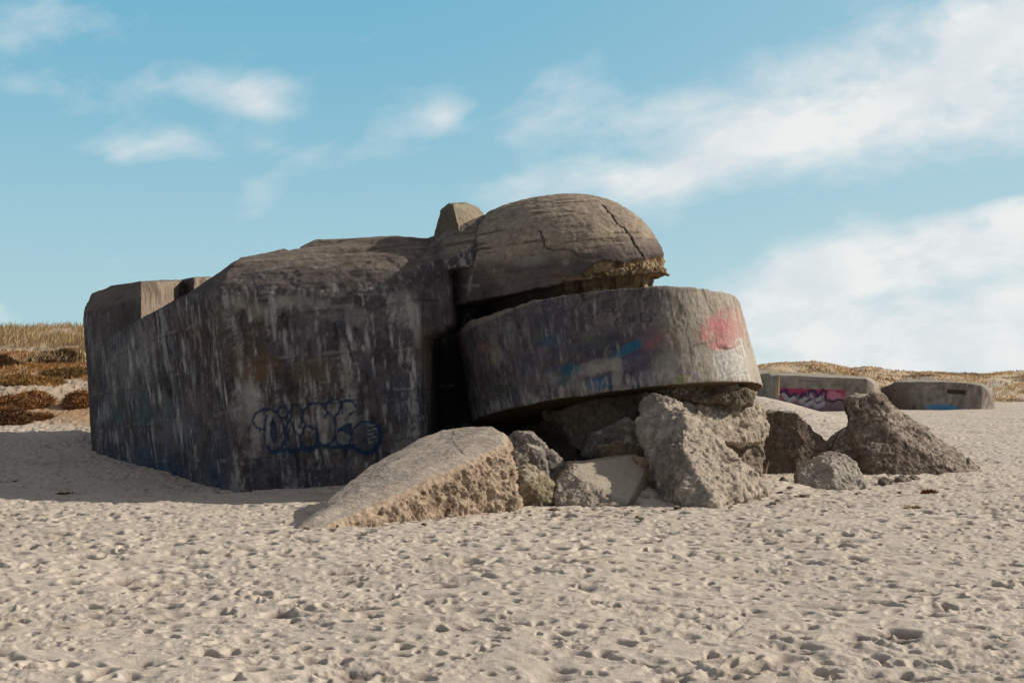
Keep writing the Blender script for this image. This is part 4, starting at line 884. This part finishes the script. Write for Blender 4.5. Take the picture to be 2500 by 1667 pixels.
# right far dunes
n = 110000
nc = 2600; cy_ = rng.uniform(163, 235, nc); cx_ = (rng.uniform(1300, 2700, nc)-1250)/F*cy_; ch_ = rng.uniform(.3, 1.2, nc); ci_ = rng.integers(0, nc, n)
Yl = cy_[ci_]+rng.normal(0, .8, n); Xl = cx_[ci_]+rng.normal(0, .8, n); ch_ = ch_[ci_]
cl = fbm(np.stack([Xl*.22, Yl*.22, Xl*0], 1), 1, 4, .6, 63)
keep = cl > rng.uniform(-.5, .9, n); Xl, Yl, cl, ch_ = Xl[keep], Yl[keep], cl[keep], ch_[keep]
cc = gcol(len(Xl), (.78, .58, .35), (.56, .39, .22)); cc = cc*(1-.45*ss(cl, .2, .9))[:, None]
me = blades('dune_grass', Xl, Yl, rng.uniform(.12, .48, len(Xl))*ch_, .09, cc*1.1, lean=1.3)
tag(obj('dune_grass', me, M_grass), 'tawny grass covering the far dune ridge behind the small bunkers', 'grass', None, 'stuff')
# shrubs
def shrub(name, label, cx, cy, Y, rx, rz, colA, colB, n, seed, ry=1.4, tw=.024, ln=.22, cat='shrub', grp='low brown shrubs on the dune slope'):
    r = np.random.default_rng(seed); c0 = P(cx, cy, Y); z0 = float(H0(np.array([c0[0]]), np.array([Y]))[0])
    ph = r.uniform(0, 6.283, n); rad = np.sqrt(r.random(n)); u = rad*np.cos(ph); v = rad*np.sin(ph)
    x = c0[0]+u*rx; y_ = Y+v*ry
    lump = .6+.5*fbm(np.stack([x*1.6, y_*1.6, x*0+seed], 1), 1, 3, .6, seed)
    top = rz*np.sqrt(np.clip(1-rad**2, 0, 1))*np.clip(lump, .15, 1.4)
    z = H0(x, y_)+top*r.uniform(.0, 1, n)**.5
    d = r.normal(size=(n, 3)); d[:, 2] = np.abs(d[:, 2])*.6; d /= np.linalg.norm(d, axis=1)[:, None]; L = ln*r.uniform(.4, 1.2, n)
    side = np.cross(d, r.normal(size=(n, 3))); side /= np.linalg.norm(side, axis=1)[:, None]
    p = np.stack([x, y_, z-.04], 1); V = np.empty((n, 3, 3)); V[:, 0] = p-side*tw; V[:, 1] = p+side*tw; V[:, 2] = p+d*L[:, None]
    me = new_mesh(name, V.reshape(-1, 3), np.arange(n*3), 3)
    t = r.random(n)[:, None]; t = np.clip(t*.5+.5*(1-lump[:, None])+.1, 0, 1); c = (np.array(colA)*(1-t)+np.array(colB)*t)*(.8+.4*r.random(n))[:, None]
    set_col(me, np.repeat(c, 3, 0)); o = obj(name, me, M_shrub); tag(o, label, cat, grp); return o
RB_, RB2 = (.42, .22, .09), (.18, .085, .035)
shrub('dune_shrub', 'wide russet shrub mound low on the left edge of the photo', 50, 990, 59, 1.35, .75, RB_, RB2, 9000, 1, 1.6)
shrub('dune_shrub', 'russet shrub mound touching the left corner of the bunker', 202, 990, 59, .75, .65, RB_, RB2, 6000, 2, 1.3)
shrub('dune_shrub', 'dark thorny bush below the crest beside the bunker corner', 135, 870, 70, 1.25, .75, (.22, .13, .06), (.08, .045, .025), 8000, 3, 1.2)
shrub('dune_shrub', 'dark bush at the left edge below the crest', 10, 885, 68.5, .75, .65, (.20, .11, .05), (.08, .045, .025), 6000, 4, 1.1)
shrub('dune_shrub', 'dark reddish shrub at the foot of the dune on the left edge', 15, 1040, 54.5, 1.0, .55, (.26, .13, .055), (.10, .055, .03), 6000, 5, 1.0)
shrub('dune_shrub', 'low tawny shrub right behind the bunker corner below the dark bush', 165, 895, 66.5, 1.2, .35, (.28, .17, .06), (.15, .09, .035), 6000, 6, 1.0)
shrub('dune_shrub', 'tawny tuft between the sand strip and the dark bush on the left slope', 75, 915, 64.5, 1.5, .35, (.42, .25, .09), (.20, .11, .04), 6000, 7, 1.2)
shrub('dune_shrub', 'flat rusty shrub lowest on the slope right at the edge of the bunker shadow', 70, 1032, 55.5, .9, .25, (.30, .15, .055), (.12, .06, .03), 4000, 8, .8)
SW = 'scraps of seaweed on the sand'
shrub('seaweed', 'bright rust-coloured scrap of seaweed on the sand right of the pyramid-shaped rock', 2268, 1208, 34.1, .20, .10, (.22, .08, .02), (.10, .04, .015), 500, 11, .2, .016, .12, 'seaweed', SW)
shrub('seaweed', 'flat orange scrap of seaweed lowest at the right', 2215, 1242, 30.5, .26, .02, (.40, .24, .11), (.30, .18, .08), 400, 12, .25, .014, .06, 'seaweed', SW)
shrub('seaweed', 'rust scrap of seaweed in the shadow left of the bunker', 160, 1208, 33.4, .22, .05, (.16, .06, .025), (.09, .04, .02), 400, 13, .2, .014, .09, 'seaweed', SW)
shrub('seaweed', 'rust scrap of seaweed at the left edge in the bunker shadow', 20, 1182, 36.5, .3, .05, (.16, .07, .03), (.09, .045, .02), 400, 14, .25, .014, .09, 'seaweed', SW)
